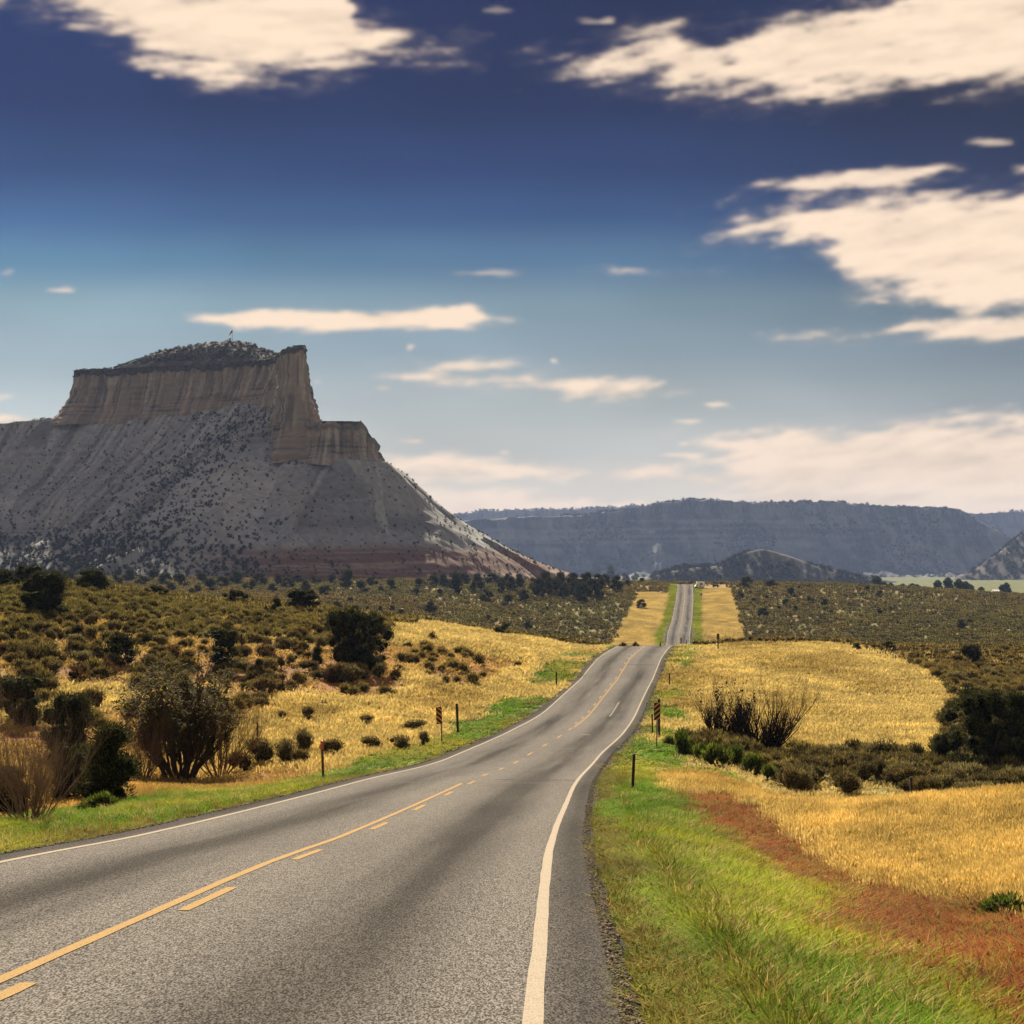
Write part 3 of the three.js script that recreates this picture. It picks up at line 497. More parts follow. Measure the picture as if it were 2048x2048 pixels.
function juniperParts(seed, w, shape, leaves, lumps, leaf, lump = 0.15) {
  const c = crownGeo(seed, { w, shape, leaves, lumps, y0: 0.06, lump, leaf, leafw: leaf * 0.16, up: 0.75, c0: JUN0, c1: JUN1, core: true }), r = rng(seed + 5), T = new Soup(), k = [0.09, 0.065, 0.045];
  const n = 2 + Math.floor(r() * 2);
  for (let i = 0; i < n; i++) { let p = [(r() - .5) * .05, -0.03, (r() - .5) * .05], rr = 0.035; const L = c.lumps[Math.floor(r() * c.lumps.length)]; for (let s = 1; s <= 4; s++) { const t = s / 4, q = [L[0] * t + (r() - .5) * .04, 0.75 * t * Math.max(0.5, L[1]), L[2] * t + (r() - .5) * .04]; T.tube(p, q, rr, rr * 0.72, k); p = q; rr *= 0.72; } }
  for (let i = 0; i < 14; i++) { const L = c.lumps[Math.floor(r() * c.lumps.length)]; T.tube([L[0] * .12, Math.max(0.03, L[1] * .5), L[2] * .12], [L[0], L[1], L[2]], 0.012, 0.004, k, 4); }
  return { crown: c.geo, trunk: T.geo() };
}
const JUN = {
  rag: juniperParts(19, 1.05, tall, 15000, 75, 0.042, 0.1), 
  big: juniperParts(11, 0.98, round, 12000, 40, 0.045), big2: juniperParts(12, 1.0, round, 12000, 44, 0.042), tall: juniperParts(13, 0.75, tall, 9000, 32, 0.045), cone: juniperParts(14, 0.55, cone, 6000, 26, 0.05), spread: juniperParts(15, 1.7, round, 8000, 40, 0.06),
  s0: juniperParts(21, 0.95, round, 2200, 20, 0.1), s1: juniperParts(22, 0.85, tall, 2200, 20, 0.1), s2: juniperParts(23, 0.7, cone, 1600, 18, 0.1), s3: juniperParts(24, 1.25, round, 2200, 22, 0.1),
};
const rt = rng(77);
// each of the many gets a label by the landmark it stands nearest to, its side of it and its turn
const MARKS = [['largest round juniper of the left ridge', 88, 1190], ['lone dome shaped juniper', 605, 1205], ['big knoll juniper left of the road', 726, 1285], ['upright narrow juniper', 446, 1298], ['cone shaped juniper on the red slope', 518, 1342], ['loose dark juniper on red soil', 240, 1300], ['leafy multi stemmed tree', 355, 1450], ['left striped marker sign', 880, 1432], ['larger dead black tree', 1526, 1450], ['small conical juniper in the sagebrush band', 1761, 1524], ['very large right edge juniper', 1965, 1470], ['round far slope juniper', 1942, 1310], ['ditch line juniper', 1777, 1295], ['camper truck', 1399, 1170], ['lone juniper in the left golden strip', 1283, 1208], ['skyline juniper left of the far crest', 1314, 1153], ['paired right flat junipers', 1928, 1250], ['long white barn', 1994, 1184], ['small pale valley shed', 1866, 1188], ['squat juniper at the right golden strip', 1479, 1192], ['dark round juniper above the golden knoll', 862, 1218], ['low bush juniper at the knoll top', 1008, 1258], ['dark sign on a post in golden grass', 1436, 1285], ['tall leaning fence end post', 484, 1290], ['low left lobe of the right edge juniper', 1893, 1500]];
const crowd = [], ORD = ['nearest', 'second', 'third', 'fourth', 'fifth', 'sixth', 'seventh', 'eighth', 'ninth', 'tenth', 'eleventh', 'twelfth', 'thirteenth', 'fourteenth', 'fifteenth', 'sixteenth', 'seventeenth', 'eighteenth', 'nineteenth', 'twentieth'];
function labelCrowd() {
  const bins = new Map();
  for (const q of crowd) {
    let best = null, bd = 1e9; for (const m of MARKS) { const e = Math.hypot(q.px - m[1], (q.py - m[2]) * 1.6); if (e < bd) { bd = e; best = m; } }
    const dx = q.px - best[1], dy = q.py - best[2], h = dx < 0 ? 'left' : 'right', v = dy < 0 ? 'up' : 'down', side = Math.abs(dx) > 2 * Math.abs(dy) ? h + ' of' : Math.abs(dy) > 2 * Math.abs(dx) ? (dy < 0 ? 'above' : 'below') : v + ' and ' + h + ' of', key = q.noun + '|' + side + '|' + best[0];
    if (!bins.has(key)) bins.set(key, []); bins.get(key).push({ o: q.o, bd, noun: q.noun, side, mark: best[0] });
  }
  for (const L of bins.values()) { L.sort((a, b) => a.bd - b.bd).forEach((q, i) => { q.o.userData.label = (L.length > 1 ? ORD[Math.min(i, 19)] + ' ' : '') + q.noun + ' ' + q.side + ' the ' + q.mark; }); }
}
function tree(kind, px, py, wpx, hpx, label, group, sink = 0.02, name = 'juniper_tree') {
  const p = hit(px, py), k = JUN[kind], h = hpx * p.mpp, w = wpx * p.mpp, nat = { rag: 1.05, big: 0.98, big2: 1, tall: 0.75, cone: 0.55, spread: 1.7, s0: 0.95, s1: 0.85, s2: 0.7, s3: 1.25 }[kind];
  const o = thing(name, [p.x, p.y - sink * h, -p.d], label, 'tree', group); o.rotation.y = rt() * 6.28; const sx = clamp(w / (nat * h), 0.6, 1.7);
  o.scale.set(h * sx, h, h * sx);
  mesh('crown', k.crown, juniperMat, o); mesh('trunk', k.trunk, barkMat, o); return o;
}
// the ones that stand out
tree('big2', 88, 1237, 116, 94, 'large round juniper biggest of the clump on the left ridge at the photo edge');
tree('big', 60, 1184, 74, 56, 'broad juniper showing behind the largest round juniper on the left slope');
tree('s1', 14, 1184, 44, 42, 'small juniper at the very left end of the ridge line clump');
tree('big', 184, 1191, 72, 55, 'dark dense juniper right of the largest round juniper on the left ridge');
tree('s0', 168, 1195, 32, 30, 'small bush juniper in front of the dark dense ridge juniper');
tree('spread', 312, 1199, 60, 28, 'low spreading juniper on the left slope below the butte');
tree('spread', 470, 1214, 62, 34, 'wide low green juniper mound midway between ridge clump and lone dome juniper');
tree('big2', 605, 1228, 80, 50, 'lone dark dome shaped juniper on the sage flat under the butte cliff nose');
tree('cone', 553, 1228, 22, 32, 'small pointed juniper just left of the lone dark dome juniper');
tree('s1', 672, 1226, 24, 22, 'small juniper behind the fence line right of the dome shaped juniper');
tree('s0', 240, 1330, 66, 62, 'loose dark juniper on bare red soil of the left slope');
tree('tall', 446, 1334, 58, 78, 'upright narrow juniper on the red soil slope at the end of the fence line');
tree('cone', 518, 1362, 24, 44, 'small cone shaped juniper alone on the red slope');
tree('cone', 634, 1338, 26, 44, 'small dark juniper on the red slope left of the two headed juniper');
tree('rag', 726, 1342, 118, 118, 'big dark juniper on the edge of the golden knoll left of the road');
tree('tall', 690, 1338, 72, 124, 'tall narrow juniper head leaning out of the left side of the big knoll juniper');
tree('tall', 46, 1450, 88, 100, 'sunlit green juniper at the left edge above the bare grey bush');
tree('big', 158, 1604, 120, 120, 'dark juniper filling the gap behind the bare grey bush and the spiky juniper');
tree('big2', 134, 1528, 128, 142, 'big dark juniper behind the bare grey bush in the lower left');
tree('cone', 222, 1606, 108, 158, 'nearest dark juniper on the left, spiky, beside the green verge');
tree('big', 10, 1640, 110, 110, 'dark juniper low in the left corner behind bare grey twigs');
tree('rag', 1975, 1556, 190, 178, 'very large dark juniper at the right edge above the sagebrush band');
tree('big', 1893, 1546, 70, 90, 'low left lobe juniper joined to the very large juniper at the right edge', null, 0.1);
tree('rag', 2060, 1556, 120, 170, 'dark juniper cut by the right photo edge beside the very large juniper');
tree('cone', 1761, 1544, 34, 42, 'small conical juniper standing in the sagebrush band left of the very large juniper');
tree('big', 1942, 1330, 46, 42, 'round juniper on the far sage slope above the very large juniper');
tree('s0', 1777, 1305, 27, 22, 'dark juniper on the ditch line behind the golden knoll');
tree('s0', 1713, 1302, 22, 15, 'brown green bush juniper at the left end of the dark ditch line', null, 0.02);
tree('s0', 1890, 1312, 20, 18, 'small juniper between ditch line junipers and the round far slope juniper');
tree('s2', 1976, 1320, 10, 15, 'tiny pointed juniper right of the round far slope juniper');
tree('s0', 1923, 1260, 22, 20, 'paired dark juniper, left and larger one, on the right sage flat');
tree('s0', 1940, 1250, 15, 12, 'paired dark juniper, right and smaller one, on the right sage flat');
tree('s0', 1527, 1237, 22, 21, 'round juniper on the sage flat nearest the right hand golden strip');
tree('s3', 1479, 1198, 18, 15, 'squat juniper touching the right edge of the far golden strip');
tree('s1', 1493, 1176, 24, 22, 'tall dark juniper at the far top corner of the right golden strip');
tree('s0', 1283, 1218, 19, 19, 'single round juniper standing inside the left far golden strip');
tree('s2', 1314, 1164, 18, 22, 'pointed juniper on the skyline just left of the far road crest');
tree('s0', 862, 1229, 26, 25, 'dark round juniper on the sage flat above the golden knoll');
tree('s3', 1008, 1272, 40, 26, 'low dark bush juniper where the golden knoll meets the sage flat');
// the many that dot the flats
const JL = [[912, 1188, 32, 36], [972, 1204, 25, 20], [1016, 1214, 22, 21], [945, 1184, 14, 18], [962, 1188, 22, 22], [1003, 1186, 16, 20], [1022, 1184, 20, 26], [1046, 1203, 24, 20], [1078, 1196, 26, 34], [1098, 1190, 24, 30], [1058, 1259, 15, 16], [1112, 1194, 22, 30], [1135, 1192, 30, 34], [1150, 1196, 26, 28], [1166, 1204, 30, 32], [1184, 1200, 28, 36], [1198, 1198, 20, 34], [1234, 1184, 22, 28], [1222, 1162, 20, 26], [1190, 1154, 24, 24], [1210, 1172, 18, 20], [1270, 1160, 14, 12], [782, 1180, 36, 18], [690, 1176, 30, 30], [722, 1186, 30, 20], [650, 1192, 24, 18], [612, 1184, 22, 20], [575, 1178, 24, 20], [545, 1186, 20, 16], [762, 1186, 14, 12], [500, 1182, 26, 20], [420, 1184, 30, 22], [390, 1190, 22, 18], [360, 1176, 30, 24], [330, 1172, 26, 22], [1100, 1136, 26, 22], [1120, 1140, 22, 18], [1082, 1132, 22, 20], [1060, 1130, 26, 20], [1142, 1146, 24, 18], [1162, 1150, 22, 20], [1040, 1122, 22, 20], [880, 1192, 14, 12], [830, 1190, 20, 12], [1255, 1172, 12, 10], [803, 1232, 12, 12], [760, 1228, 12, 14], [735, 1226, 9, 12], [784, 1226, 10, 13], [1150, 1212, 12, 8], [1092, 1222, 12, 9], [1028, 1234, 10, 8], [975, 1240, 12, 10], [820, 1236, 14, 8], [700, 1206, 12, 10], [8, 1168, 30, 24], [36, 1164, 26, 20], [110, 1166, 26, 22], [136, 1162, 24, 18], [232, 1170, 24, 20], [258, 1166, 28, 24], [282, 1172, 24, 18], [306, 1166, 26, 22], [345, 1184, 22, 16], [404, 1172, 28, 22], [446, 1176, 26, 20], [474, 1170, 28, 24], [520, 1172, 26, 22], [556, 1170, 22, 18], [594, 1168, 24, 16], [630, 1170, 22, 16], [664, 1168, 22, 16], [746, 1172, 24, 16], [838, 1176, 22, 16], [866, 1172, 24, 18], [888, 1174, 22, 22], [930, 1170, 24, 20], [956, 1168, 22, 18], [984, 1170, 26, 20], [1012, 1172, 24, 22], [1040, 1176, 22, 24], [1066, 1180, 22, 22], [1090, 1172, 24, 24], [1118, 1176, 24, 26], [1146, 1172, 22, 22], [1170, 1176, 24, 26], [1196, 1174, 22, 22], [1156, 1186, 24, 24], [1126, 1198, 22, 22], [1180, 1188, 22, 22], [1250, 1164, 18, 16], [1284, 1166, 12, 9]];
JL.forEach(([x, y, w, h], i) => crowd.push({ px: x, py: y, noun: 'dotted juniper', o: tree(['s0', 's1', 's3', 's0', 's2'][(i * 7 + (i >> 2)) % 5], x, y + 1, w * 1.15, h * 1.2, y < 1150 ? 'dark juniper on the red foot slope right of the butte' : 'dark juniper dotted on the sage flat below the butte', y < 1150 ? 'junipers on the foot slope of the butte' : 'junipers dotted over the left sage flat') }));
const JR = [[1543, 1177, 24, 17], [1582, 1198, 20, 22], [1570, 1212, 15, 14], [1620, 1207, 18, 16], [1649, 1214, 16, 16], [1735, 1184, 13, 12], [1759, 1194, 14, 13], [1760, 1229, 11, 13], [1780, 1224, 9, 11], [1558, 1222, 11, 10], [1592, 1224, 11, 12], [1664, 1230, 14, 10], [1508, 1206, 12, 10], [1534, 1200, 11, 9], [1850, 1200, 8, 7], [1600, 1180, 12, 9], [1690, 1196, 8, 7], [1500, 1190, 12, 8]];
JR.forEach(([x, y, w, h], i) => crowd.push({ px: x, py: y, noun: 'dotted juniper', o: tree(['s0', 's2', 's1', 's3'][(i * 5) % 4], x, y, w, h, 'small dark juniper dotted on the sage flat right of the road', 'junipers dotted over the right sage flat') }));
// broadleaf trees along the valley floor, far right
const cotton = crownGeo(31, { w: 0.9, shape: round, leaves: 900, lumps: 16, y0: 0.02, lump: 0.2, leaf: 0.13, leafw: 0.04, up: 0.3, c0: [0.02, 0.035, 0.015], c1: [0.05, 0.075, 0.03], core: true }).geo, cottonTrunk = (() => { const T = new Soup(); T.tube([0, -0.05, 0], [0, 0.5, 0], 0.04, 0.02, [0.1, 0.08, 0.06]); return T.geo(); })();
for (const [px, py, w, h] of [[1834, 1187, 18, 16], [1846, 1187, 18, 17], [1856, 1188, 14, 13], [1894, 1188, 18, 24], [1906, 1188, 20, 29], [1918, 1188, 20, 26], [1932, 1188, 18, 22], [1944, 1189, 16, 18], [1956, 1189, 16, 17], [1968, 1190, 14, 14], [1758, 1172, 20, 16], [1772, 1178, 16, 12], [1786, 1180, 14, 12], [1806, 1182, 16, 12], [1818, 1183, 12, 10], [2010, 1180, 14, 8], [2034, 1178, 16, 9]]) {
  const d = 1150, x = px2x(px, d), y = land(x, d), mpp = d / F, o = thing('cottonwood_tree', [x, y - 1, -d - (px % 7) * 6], 'dark broadleaf tree in the row along the green valley floor', 'tree', 'trees along the valley floor');
  const hh = h * mpp + (py2y(py, d) - y) + 1; o.scale.set(w * mpp * 1.1, Math.max(3, hh), w * mpp * 1.1); mesh('crown', cotton, juniperMat, o); mesh('trunk', cottonTrunk, barkMat, o); crowd.push({ px, py, noun: 'dark broadleaf valley tree', o });
}
// bare and half bare bushes
function branching(seed, o) {
  const r = rng(seed), T = new Soup(), tips = [];
  const grow = (p, dir, len, rad, lev) => {
    const n = lev === 0 ? 4 : 3; let q = p, d = dir;
    for (let i = 0; i < n; i++) {
      d = norm([d[0] + (r() - .5) * o.bend, d[1] + o.lift * (lev + 0.4) * 0.3 + (r() - .5) * o.bend * .6, d[2] + (r() - .5) * o.bend]);
      const e = [q[0] + d[0] * len / n, Math.max(0.01, q[1] + d[1] * len / n), q[2] + d[2] * len / n], ra = rad * (1 - 0.75 * i / n), rb = rad * (1 - 0.75 * (i + 1) / n), v = 0.75 + 0.5 * r();
      T.tube(q, e, ra, rb, [o.c[0] * v, o.c[1] * v, o.c[2] * v], lev < 2 ? 5 : 3); q = e;
      if (lev < o.levels) for (let k = 0; k < o.kids; k++) { if (r() < 0.25) continue; const s = dirIn(r); grow(q, norm([d[0] + s[0] * o.spread, d[1] * .7 + Math.abs(s[1]) * .4 + .15, d[2] + s[2] * o.spread]), len * (0.42 + 0.26 * r()), ra * 0.62, lev + 1); }
    }
    tips.push([q, d]);
  };
  for (let i = 0; i < o.stems; i++) { const t = i / o.stems * 6.2832 + r(), a = o.lean * (0.25 + 0.75 * r()); grow([Math.cos(t) * o.foot * r(), -0.02, Math.sin(t) * o.foot * r()], norm([Math.cos(t) * a, 1, Math.sin(t) * a]), 0.55 + 0.42 * r(), o.rad * (0.6 + 0.6 * r()), 0); }
  return { geo: T.geo(), tips };
}
function fit(g) { g.computeBoundingBox(); const q = g.attributes.position, X = [], Y = []; for (let i = 0; i < q.count; i += 5) { X.push(q.getX(i)); Y.push(q.getY(i)); } X.sort((a, b) => a - b); Y.sort((a, b) => a - b); const at = (A, f) => A[Math.floor(f * (A.length - 1))]; return [at(X, .985) - at(X, .015), at(Y, .992), g.boundingBox]; }
function bare(name, part, B, m, px, py, wpx, hpx, label, category, turn = 0) {
  const p = hit(px, py), [w, h] = fit(B.geo), o = thing(name, [p.x, p.y - 0.05, -p.d], label, category); o.rotation.y = turn;
  const sx = wpx * p.mpp / w, sy = hpx * p.mpp / h; o.scale.set(sx, sy, sx); mesh(part, B.geo, m, o); return o;
}
const greyBush = branching(51, { levels: 3, kids: 2, bend: 0.3, lift: 0.3, spread: 0.75, stems: 38, lean: 1.2, foot: 0.14, rad: 0.009, c: [0.2, 0.14, 0.1] });
const greyBush2 = branching(52, { levels: 3, kids: 2, bend: 0.3, lift: 0.3, spread: 0.7, stems: 20, lean: 1.1, foot: 0.1, rad: 0.011, c: [0.15, 0.095, 0.055] });
const deadTree = branching(58, { levels: 3, kids: 2, bend: 0.32, lift: 0.8, spread: 1.0, stems: 22, lean: 1.05, foot: 0.05, rad: 0.024, c: [0.022, 0.014, 0.01] });
const deadTree2 = branching(61, { levels: 3, kids: 2, bend: 0.32, lift: 0.9, spread: 0.95, stems: 18, lean: 0.95, foot: 0.05, rad: 0.024, c: [0.022, 0.014, 0.01] });
bare('bare_bush', 'branches', greyBush, barkMat, 62, 1648, 250, 290, 'bare grey pink twig bush in the lower left corner beside the verge', 'bush');
bare('bare_bush', 'branches', greyBush2, barkMat, 438, 1556, 180, 196, 'bare brown twig bush leaning out right of the leafy multi stemmed tree', 'bush', 1.1);
bare('bare_bush', 'branches', greyBush2, barkMat, 285, 1562, 130, 180, 'thin bare brown bush left of the leafy multi stemmed tree', 'bush', 2.6);
bare('dead_tree', 'branches', deadTree, barkMat, 1526, 1519, 150, 168, 'larger right hand dead black tree with bare upward limbs on the golden knoll', 'dead tree', 0.4);
{ const o = bare('dead_tree', 'branches', deadTree2, barkMat, 1446, 1489, 112, 128, 'smaller left hand dead black tree with bare limbs on the golden knoll', 'dead tree', 2);
  const r = rng(8), S = new Soup(), b = fit(deadTree2.geo)[2]; for (const [q, d] of deadTree2.tips) if (q[0] < b.min.x * 0.2 && r() < 0.12) for (let k = 0; k < 8; k++) { const e = dirIn(r); S.leaf([q[0] + e[0] * .02, q[1] + e[1] * .02, q[2] + e[2] * .02], norm([e[0], e[1] + .4, e[2]]), cross(e, d), 0.07, 0.014, [0.03, 0.018, 0.01]); }
  mesh('dead_leaves', S.geo(), juniperMat, o).userData.label = 'dark withered leaf clumps'; }
{ // the leafy tree with many stems
  const B = branching(70, { levels: 2, kids: 3, bend: 0.2, lift: 0.5, spread: 0.5, stems: 12, lean: 0.5, foot: 0.1, rad: 0.022, c: [0.06, 0.04, 0.025] }), r = rng(9), S = new Soup();
  for (const [q, d] of B.tips) { if (q[1] < 0.34) continue; for (let k = 0; k < 16; k++) { const e = dirIn(r), m = r(); S.leaf([q[0] + e[0] * .05 * r(), q[1] + e[1] * .05 * r(), q[2] + e[2] * .05 * r()], norm([e[0], e[1] + .2, e[2]]), cross(e, d), 0.03 + .02 * r(), 0.008, [lerp(.04, .1, m), lerp(.036, .08, m), lerp(.008, .02, m)]); } }
  const o = bare('leafy_tree', 'stems', B, barkMat, 362, 1560, 190, 226, 'leafy olive tree with many dark stems in the hollow left of the verge', 'tree', 0.3); mesh('leaves', S.geo(), greenMat, o);
}
// sagebrush and other small bushes
const SAGEC0 = [0.065, 0.058, 0.026], SAGEC1 = [0.27, 0.215, 0.08];
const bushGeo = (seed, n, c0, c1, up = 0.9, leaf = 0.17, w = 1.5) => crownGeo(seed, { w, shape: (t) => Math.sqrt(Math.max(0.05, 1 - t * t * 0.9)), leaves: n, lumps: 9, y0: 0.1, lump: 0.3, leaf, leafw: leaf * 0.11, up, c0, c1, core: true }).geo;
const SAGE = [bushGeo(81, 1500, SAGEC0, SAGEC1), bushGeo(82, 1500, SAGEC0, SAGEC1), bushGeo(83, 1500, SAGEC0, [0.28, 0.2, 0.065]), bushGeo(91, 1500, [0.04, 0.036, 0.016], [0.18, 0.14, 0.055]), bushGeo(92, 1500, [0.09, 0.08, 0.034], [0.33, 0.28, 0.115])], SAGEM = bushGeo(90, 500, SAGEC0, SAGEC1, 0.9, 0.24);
const RABBIT = [bushGeo(84, 900, [0.025, 0.04, 0.008], [0.09, 0.13, 0.014], 1.2, 0.26), bushGeo(85, 900, [0.035, 0.05, 0.01], [0.14, 0.18, 0.018], 1.2, 0.26)];
const BROWN = bushGeo(86, 500, [0.04, 0.024, 0.012], [0.15, 0.08, 0.03], 1, 0.26);
const rb = rng(99);
function bush(name, g, m, px, py, wpx, hpx, label, group, category = 'bush', noun) {
  const p = hit(px, py), o = mesh(name, g, m); o.position.set(p.x, p.y - 0.04, -p.d); o.rotation.y = rb() * 6.28; o.scale.set(wpx * p.mpp / 1.5, hpx * p.mpp, wpx * p.mpp / 1.5); if (noun) crowd.push({ px, py: py - hpx / 2, noun, o }); return tag(o, label, category, group);
}
const sg = () => SAGE[Math.floor(rb() * 5)];
[[1366, 1512, 44, 46, 0, 'dark green bush at the left end of the bright row by the right marker sign'], [1428, 1538, 58, 44, 1, 'bright green bush in the middle of the row below the dead trees'], [1400, 1524, 34, 34, 1, 'small bright green bush left of the middle one below the dead trees'], [1470, 1534, 40, 40, 0, 'green bush between the bright middle bush and the larger dead tree'], [1506, 1550, 40, 38, 0, 'dark green bush at the right end of the row below the dead trees'], [1338, 1494, 26, 20, 1, 'low green bush beside the posts of the right marker sign'], [1538, 1562, 36, 30, 1, 'yellow green bush where the bright row meets the sagebrush band'], [2012, 1838, 110, 46, 0, 'dark green weed clump at the right edge in the rust coloured grass'], [206, 1622, 58, 34, 1, 'pale green small bush at the foot of the nearest left juniper'], [166, 1626, 36, 20, 1, 'tiny green bush left of the pale green one at the nearest juniper foot']].forEach(([x, y, w, h, k, l]) => bush('green_bush', RABBIT[k], greenMat, x, y, w, h, l));
[[520, 1534, 70, 54, 'large dark sagebrush at the left end of the bush clump behind the orange tipped stake'], [566, 1530, 60, 48, 'large sagebrush in the middle of the clump behind the orange tipped stake'], [612, 1508, 56, 46, 'upper sagebrush of the clump behind the orange tipped stake'], [602, 1530, 40, 30, 'pale sagebrush at the foot of the clump left of the orange tipped stake'], [662, 1514, 50, 34, 'brown sagebrush right of the orange tipped stake'], [482, 1546, 60, 40, 'dark low sagebrush right of the bare brown bush']].forEach(([x, y, w, h, l]) => bush('sagebrush', sg(), sageMat, x, y, w, h, l));
[[796, 1500, 56, 28, 'dark weed bush at the foot of the left marker sign'], [848, 1494, 24, 30, 'narrow weed bush just left of the left marker sign post'], [740, 1500, 46, 26, 'weed bush farther left of the left marker sign along the verge'], [832, 1462, 54, 22, 'low bush in golden grass behind the left marker sign'], [618, 1442, 36, 26, 'small bush alone in golden grass above the orange tipped stake'], [566, 1440, 26, 18, 'tiny bush in golden grass left of the small lone bush'], [735, 1448, 40, 16, 'flat bush in golden grass between the lone bush and the marker sign']].forEach(([x, y, w, h, l]) => bush('sagebrush', sg(), sageMat, x, y, w, h, l));
[[866, 1284, 20, 20, 'small reddish brown bush alone high on the golden knoll'], [1246, 1293, 18, 8, 'low dark bush beside the road crest, left one of two'], [1272, 1293, 14, 9, 'low dark bush beside the road crest, right one of two']].forEach(([x, y, w, h, l]) => bush('brown_bush', BROWN, sageMat, x, y, w, h, l));
// the band of sagebrush across the wash on the right, and the slopes: every near bush on its own
for (let i = 0; i < 90; i++) { const px = 1560 + 500 * rb(), py = 1518 + 84 * Math.pow(rb(), 0.8) - (px < 1640 ? 14 : 0), p = hit(px, py); if (cover(p.x, p.d, p.y) !== 'sage' || p.d < 55 || (px < 1650 && py < 1552)) { continue; } bush('sagebrush', sg(), sageMat, px, py, 44 + 34 * rb(), 28 + 20 * rb(), 'grey green sagebrush in the dense band', 'sagebrush in the band across the right wash', 'bush', 'band sagebrush'); }
for (let i = 0; i < 130; i++) { const px = -20 + 800 * rb(), py = 1232 + 190 * rb(), p = hit(px, py), k = cover(p.x, p.d, p.y); if (k === 'gold' || k === 'green' || p.d > 260) continue; const s = 0.7 + 0.6 * (py - 1232) / 190; bush('sagebrush', rb() < 0.75 ? sg() : BROWN, sageMat, px, py, (26 + 26 * rb()) * s, (17 + 16 * rb()) * s, 'olive sagebrush on the red soil slope', 'sagebrush on the left red soil slope', 'bush', 'slope sagebrush'); }
for (let i = 0; i < 80; i++) { const px = 1780 + 280 * rb(), py = 1306 + 190 * rb(), p = hit(px, py); if (cover(p.x, p.d, p.y) !== 'sage') continue; const s = 0.6 + 0.7 * (py - 1306) / 190; bush('sagebrush', sg(), sageMat, px, py, (26 + 26 * rb()) * s, (17 + 15 * rb()) * s, 'olive sagebrush on the slope', 'sagebrush on the slope right of the golden knoll', 'bush', 'slope sagebrush'); }
labelCrowd();
// ---------- grass and low cover: more than anyone could count ----------
const M4 = new THREE.Matrix4(), Q4 = new THREE.Quaternion(), V4 = new THREE.Vector3(), S4 = new THREE.Vector3(), UP4 = new THREE.Vector3(0, 1, 0), E4 = new THREE.Euler();
function scatter(name, g, m, list, label, category) {      // list of [x, y, d, width, height, r, g, b]
  const o = new THREE.InstancedMesh(g, m, list.length), r = rng(list.length + 3); o.name = numbered(name); const c = new THREE.Color();
  list.forEach((p, i) => { E4.set((r() - .5) * 0.3, r() * 6.2832, (r() - .5) * 0.3); Q4.setFromEuler(E4); M4.compose(V4.set(p[0], p[1], -p[2]), Q4, S4.set(p[3], p[4], p[3])); o.setMatrixAt(i, M4); o.setColorAt(i, c.setRGB(p[5], p[6], p[7])); });
  o.castShadow = o.receiveShadow = true; scene.add(o); return tag(o, label, category, null, 'stuff');
}
const grassMat = new THREE.MeshPhysicalMaterial({ vertexColors: true, roughness: 0.9, transmission: 0.32, thickness: 0, specularIntensity: 0.06, side: THREE.DoubleSide, name: 'grass blades' });
function tuft(seed, n, wid, droop, spread, seeds) {
  const r = rng(seed), S = new Soup();
  for (let i = 0; i < n; i++) {
    const t = r() * 6.2832, q = spread * Math.sqrt(r()), a = t + (r() - .5) * 1.5, len = 0.55 + 0.45 * r(), d = droop * (0.3 + 0.9 * r()), v = 0.7 + 0.6 * r();
    const p0 = [Math.cos(t) * q, -0.03, Math.sin(t) * q], p1 = [p0[0] + Math.cos(a) * d * 0.3, len * 0.6, p0[2] + Math.sin(a) * d * 0.3], p2 = [p0[0] + Math.cos(a) * d, len * (1 - d * 0.25), p0[2] + Math.sin(a) * d], s = [Math.cos(a + 1.57 + (r() - .5)) * wid, 0, Math.sin(a + 1.57 + (r() - .5)) * wid], k = [v, v, v * (0.85 + .3 * r())];
    const A = [p0[0] - s[0], p0[1], p0[2] - s[2]], B = [p0[0] + s[0], p0[1], p0[2] + s[2]], C = [p1[0] - s[0] * .8, p1[1], p1[2] - s[2] * .8], D = [p1[0] + s[0] * .8, p1[1], p1[2] + s[2] * .8];
    S.tri(A, B, C, k); S.tri(B, D, C, k); S.tri(C, D, p2, k);
    if (seeds && r() < 0.5) S.leaf([p1[0], p1[1], p1[2]], norm([p2[0] - p1[0], p2[1] - p1[1] + .2, p2[2] - p1[2]]), norm([s[0], 0, s[2]]), 0.3, wid * 2.2, [v * 1.1, v, v * .9]);
  }
  return S.geo();
}
const TUFT = { green: tuft(1, 26, 0.016, 0.55, 0.4), gold: tuft(2, 26, 0.014, 0.4, 0.4, true), red: tuft(3, 22, 0.02, 0.7, 0.45) };
const far_ = { green: tuft(4, 16, 0.05, 0.5, 0.5), gold: tuft(5, 16, 0.05, 0.4, 0.5), red: tuft(6, 14, 0.06, 0.6, 0.5) };
const lists = { green: [], gold: [], red: [], greenF: [], goldF: [], redF: [], sage: [], sageF: [] };
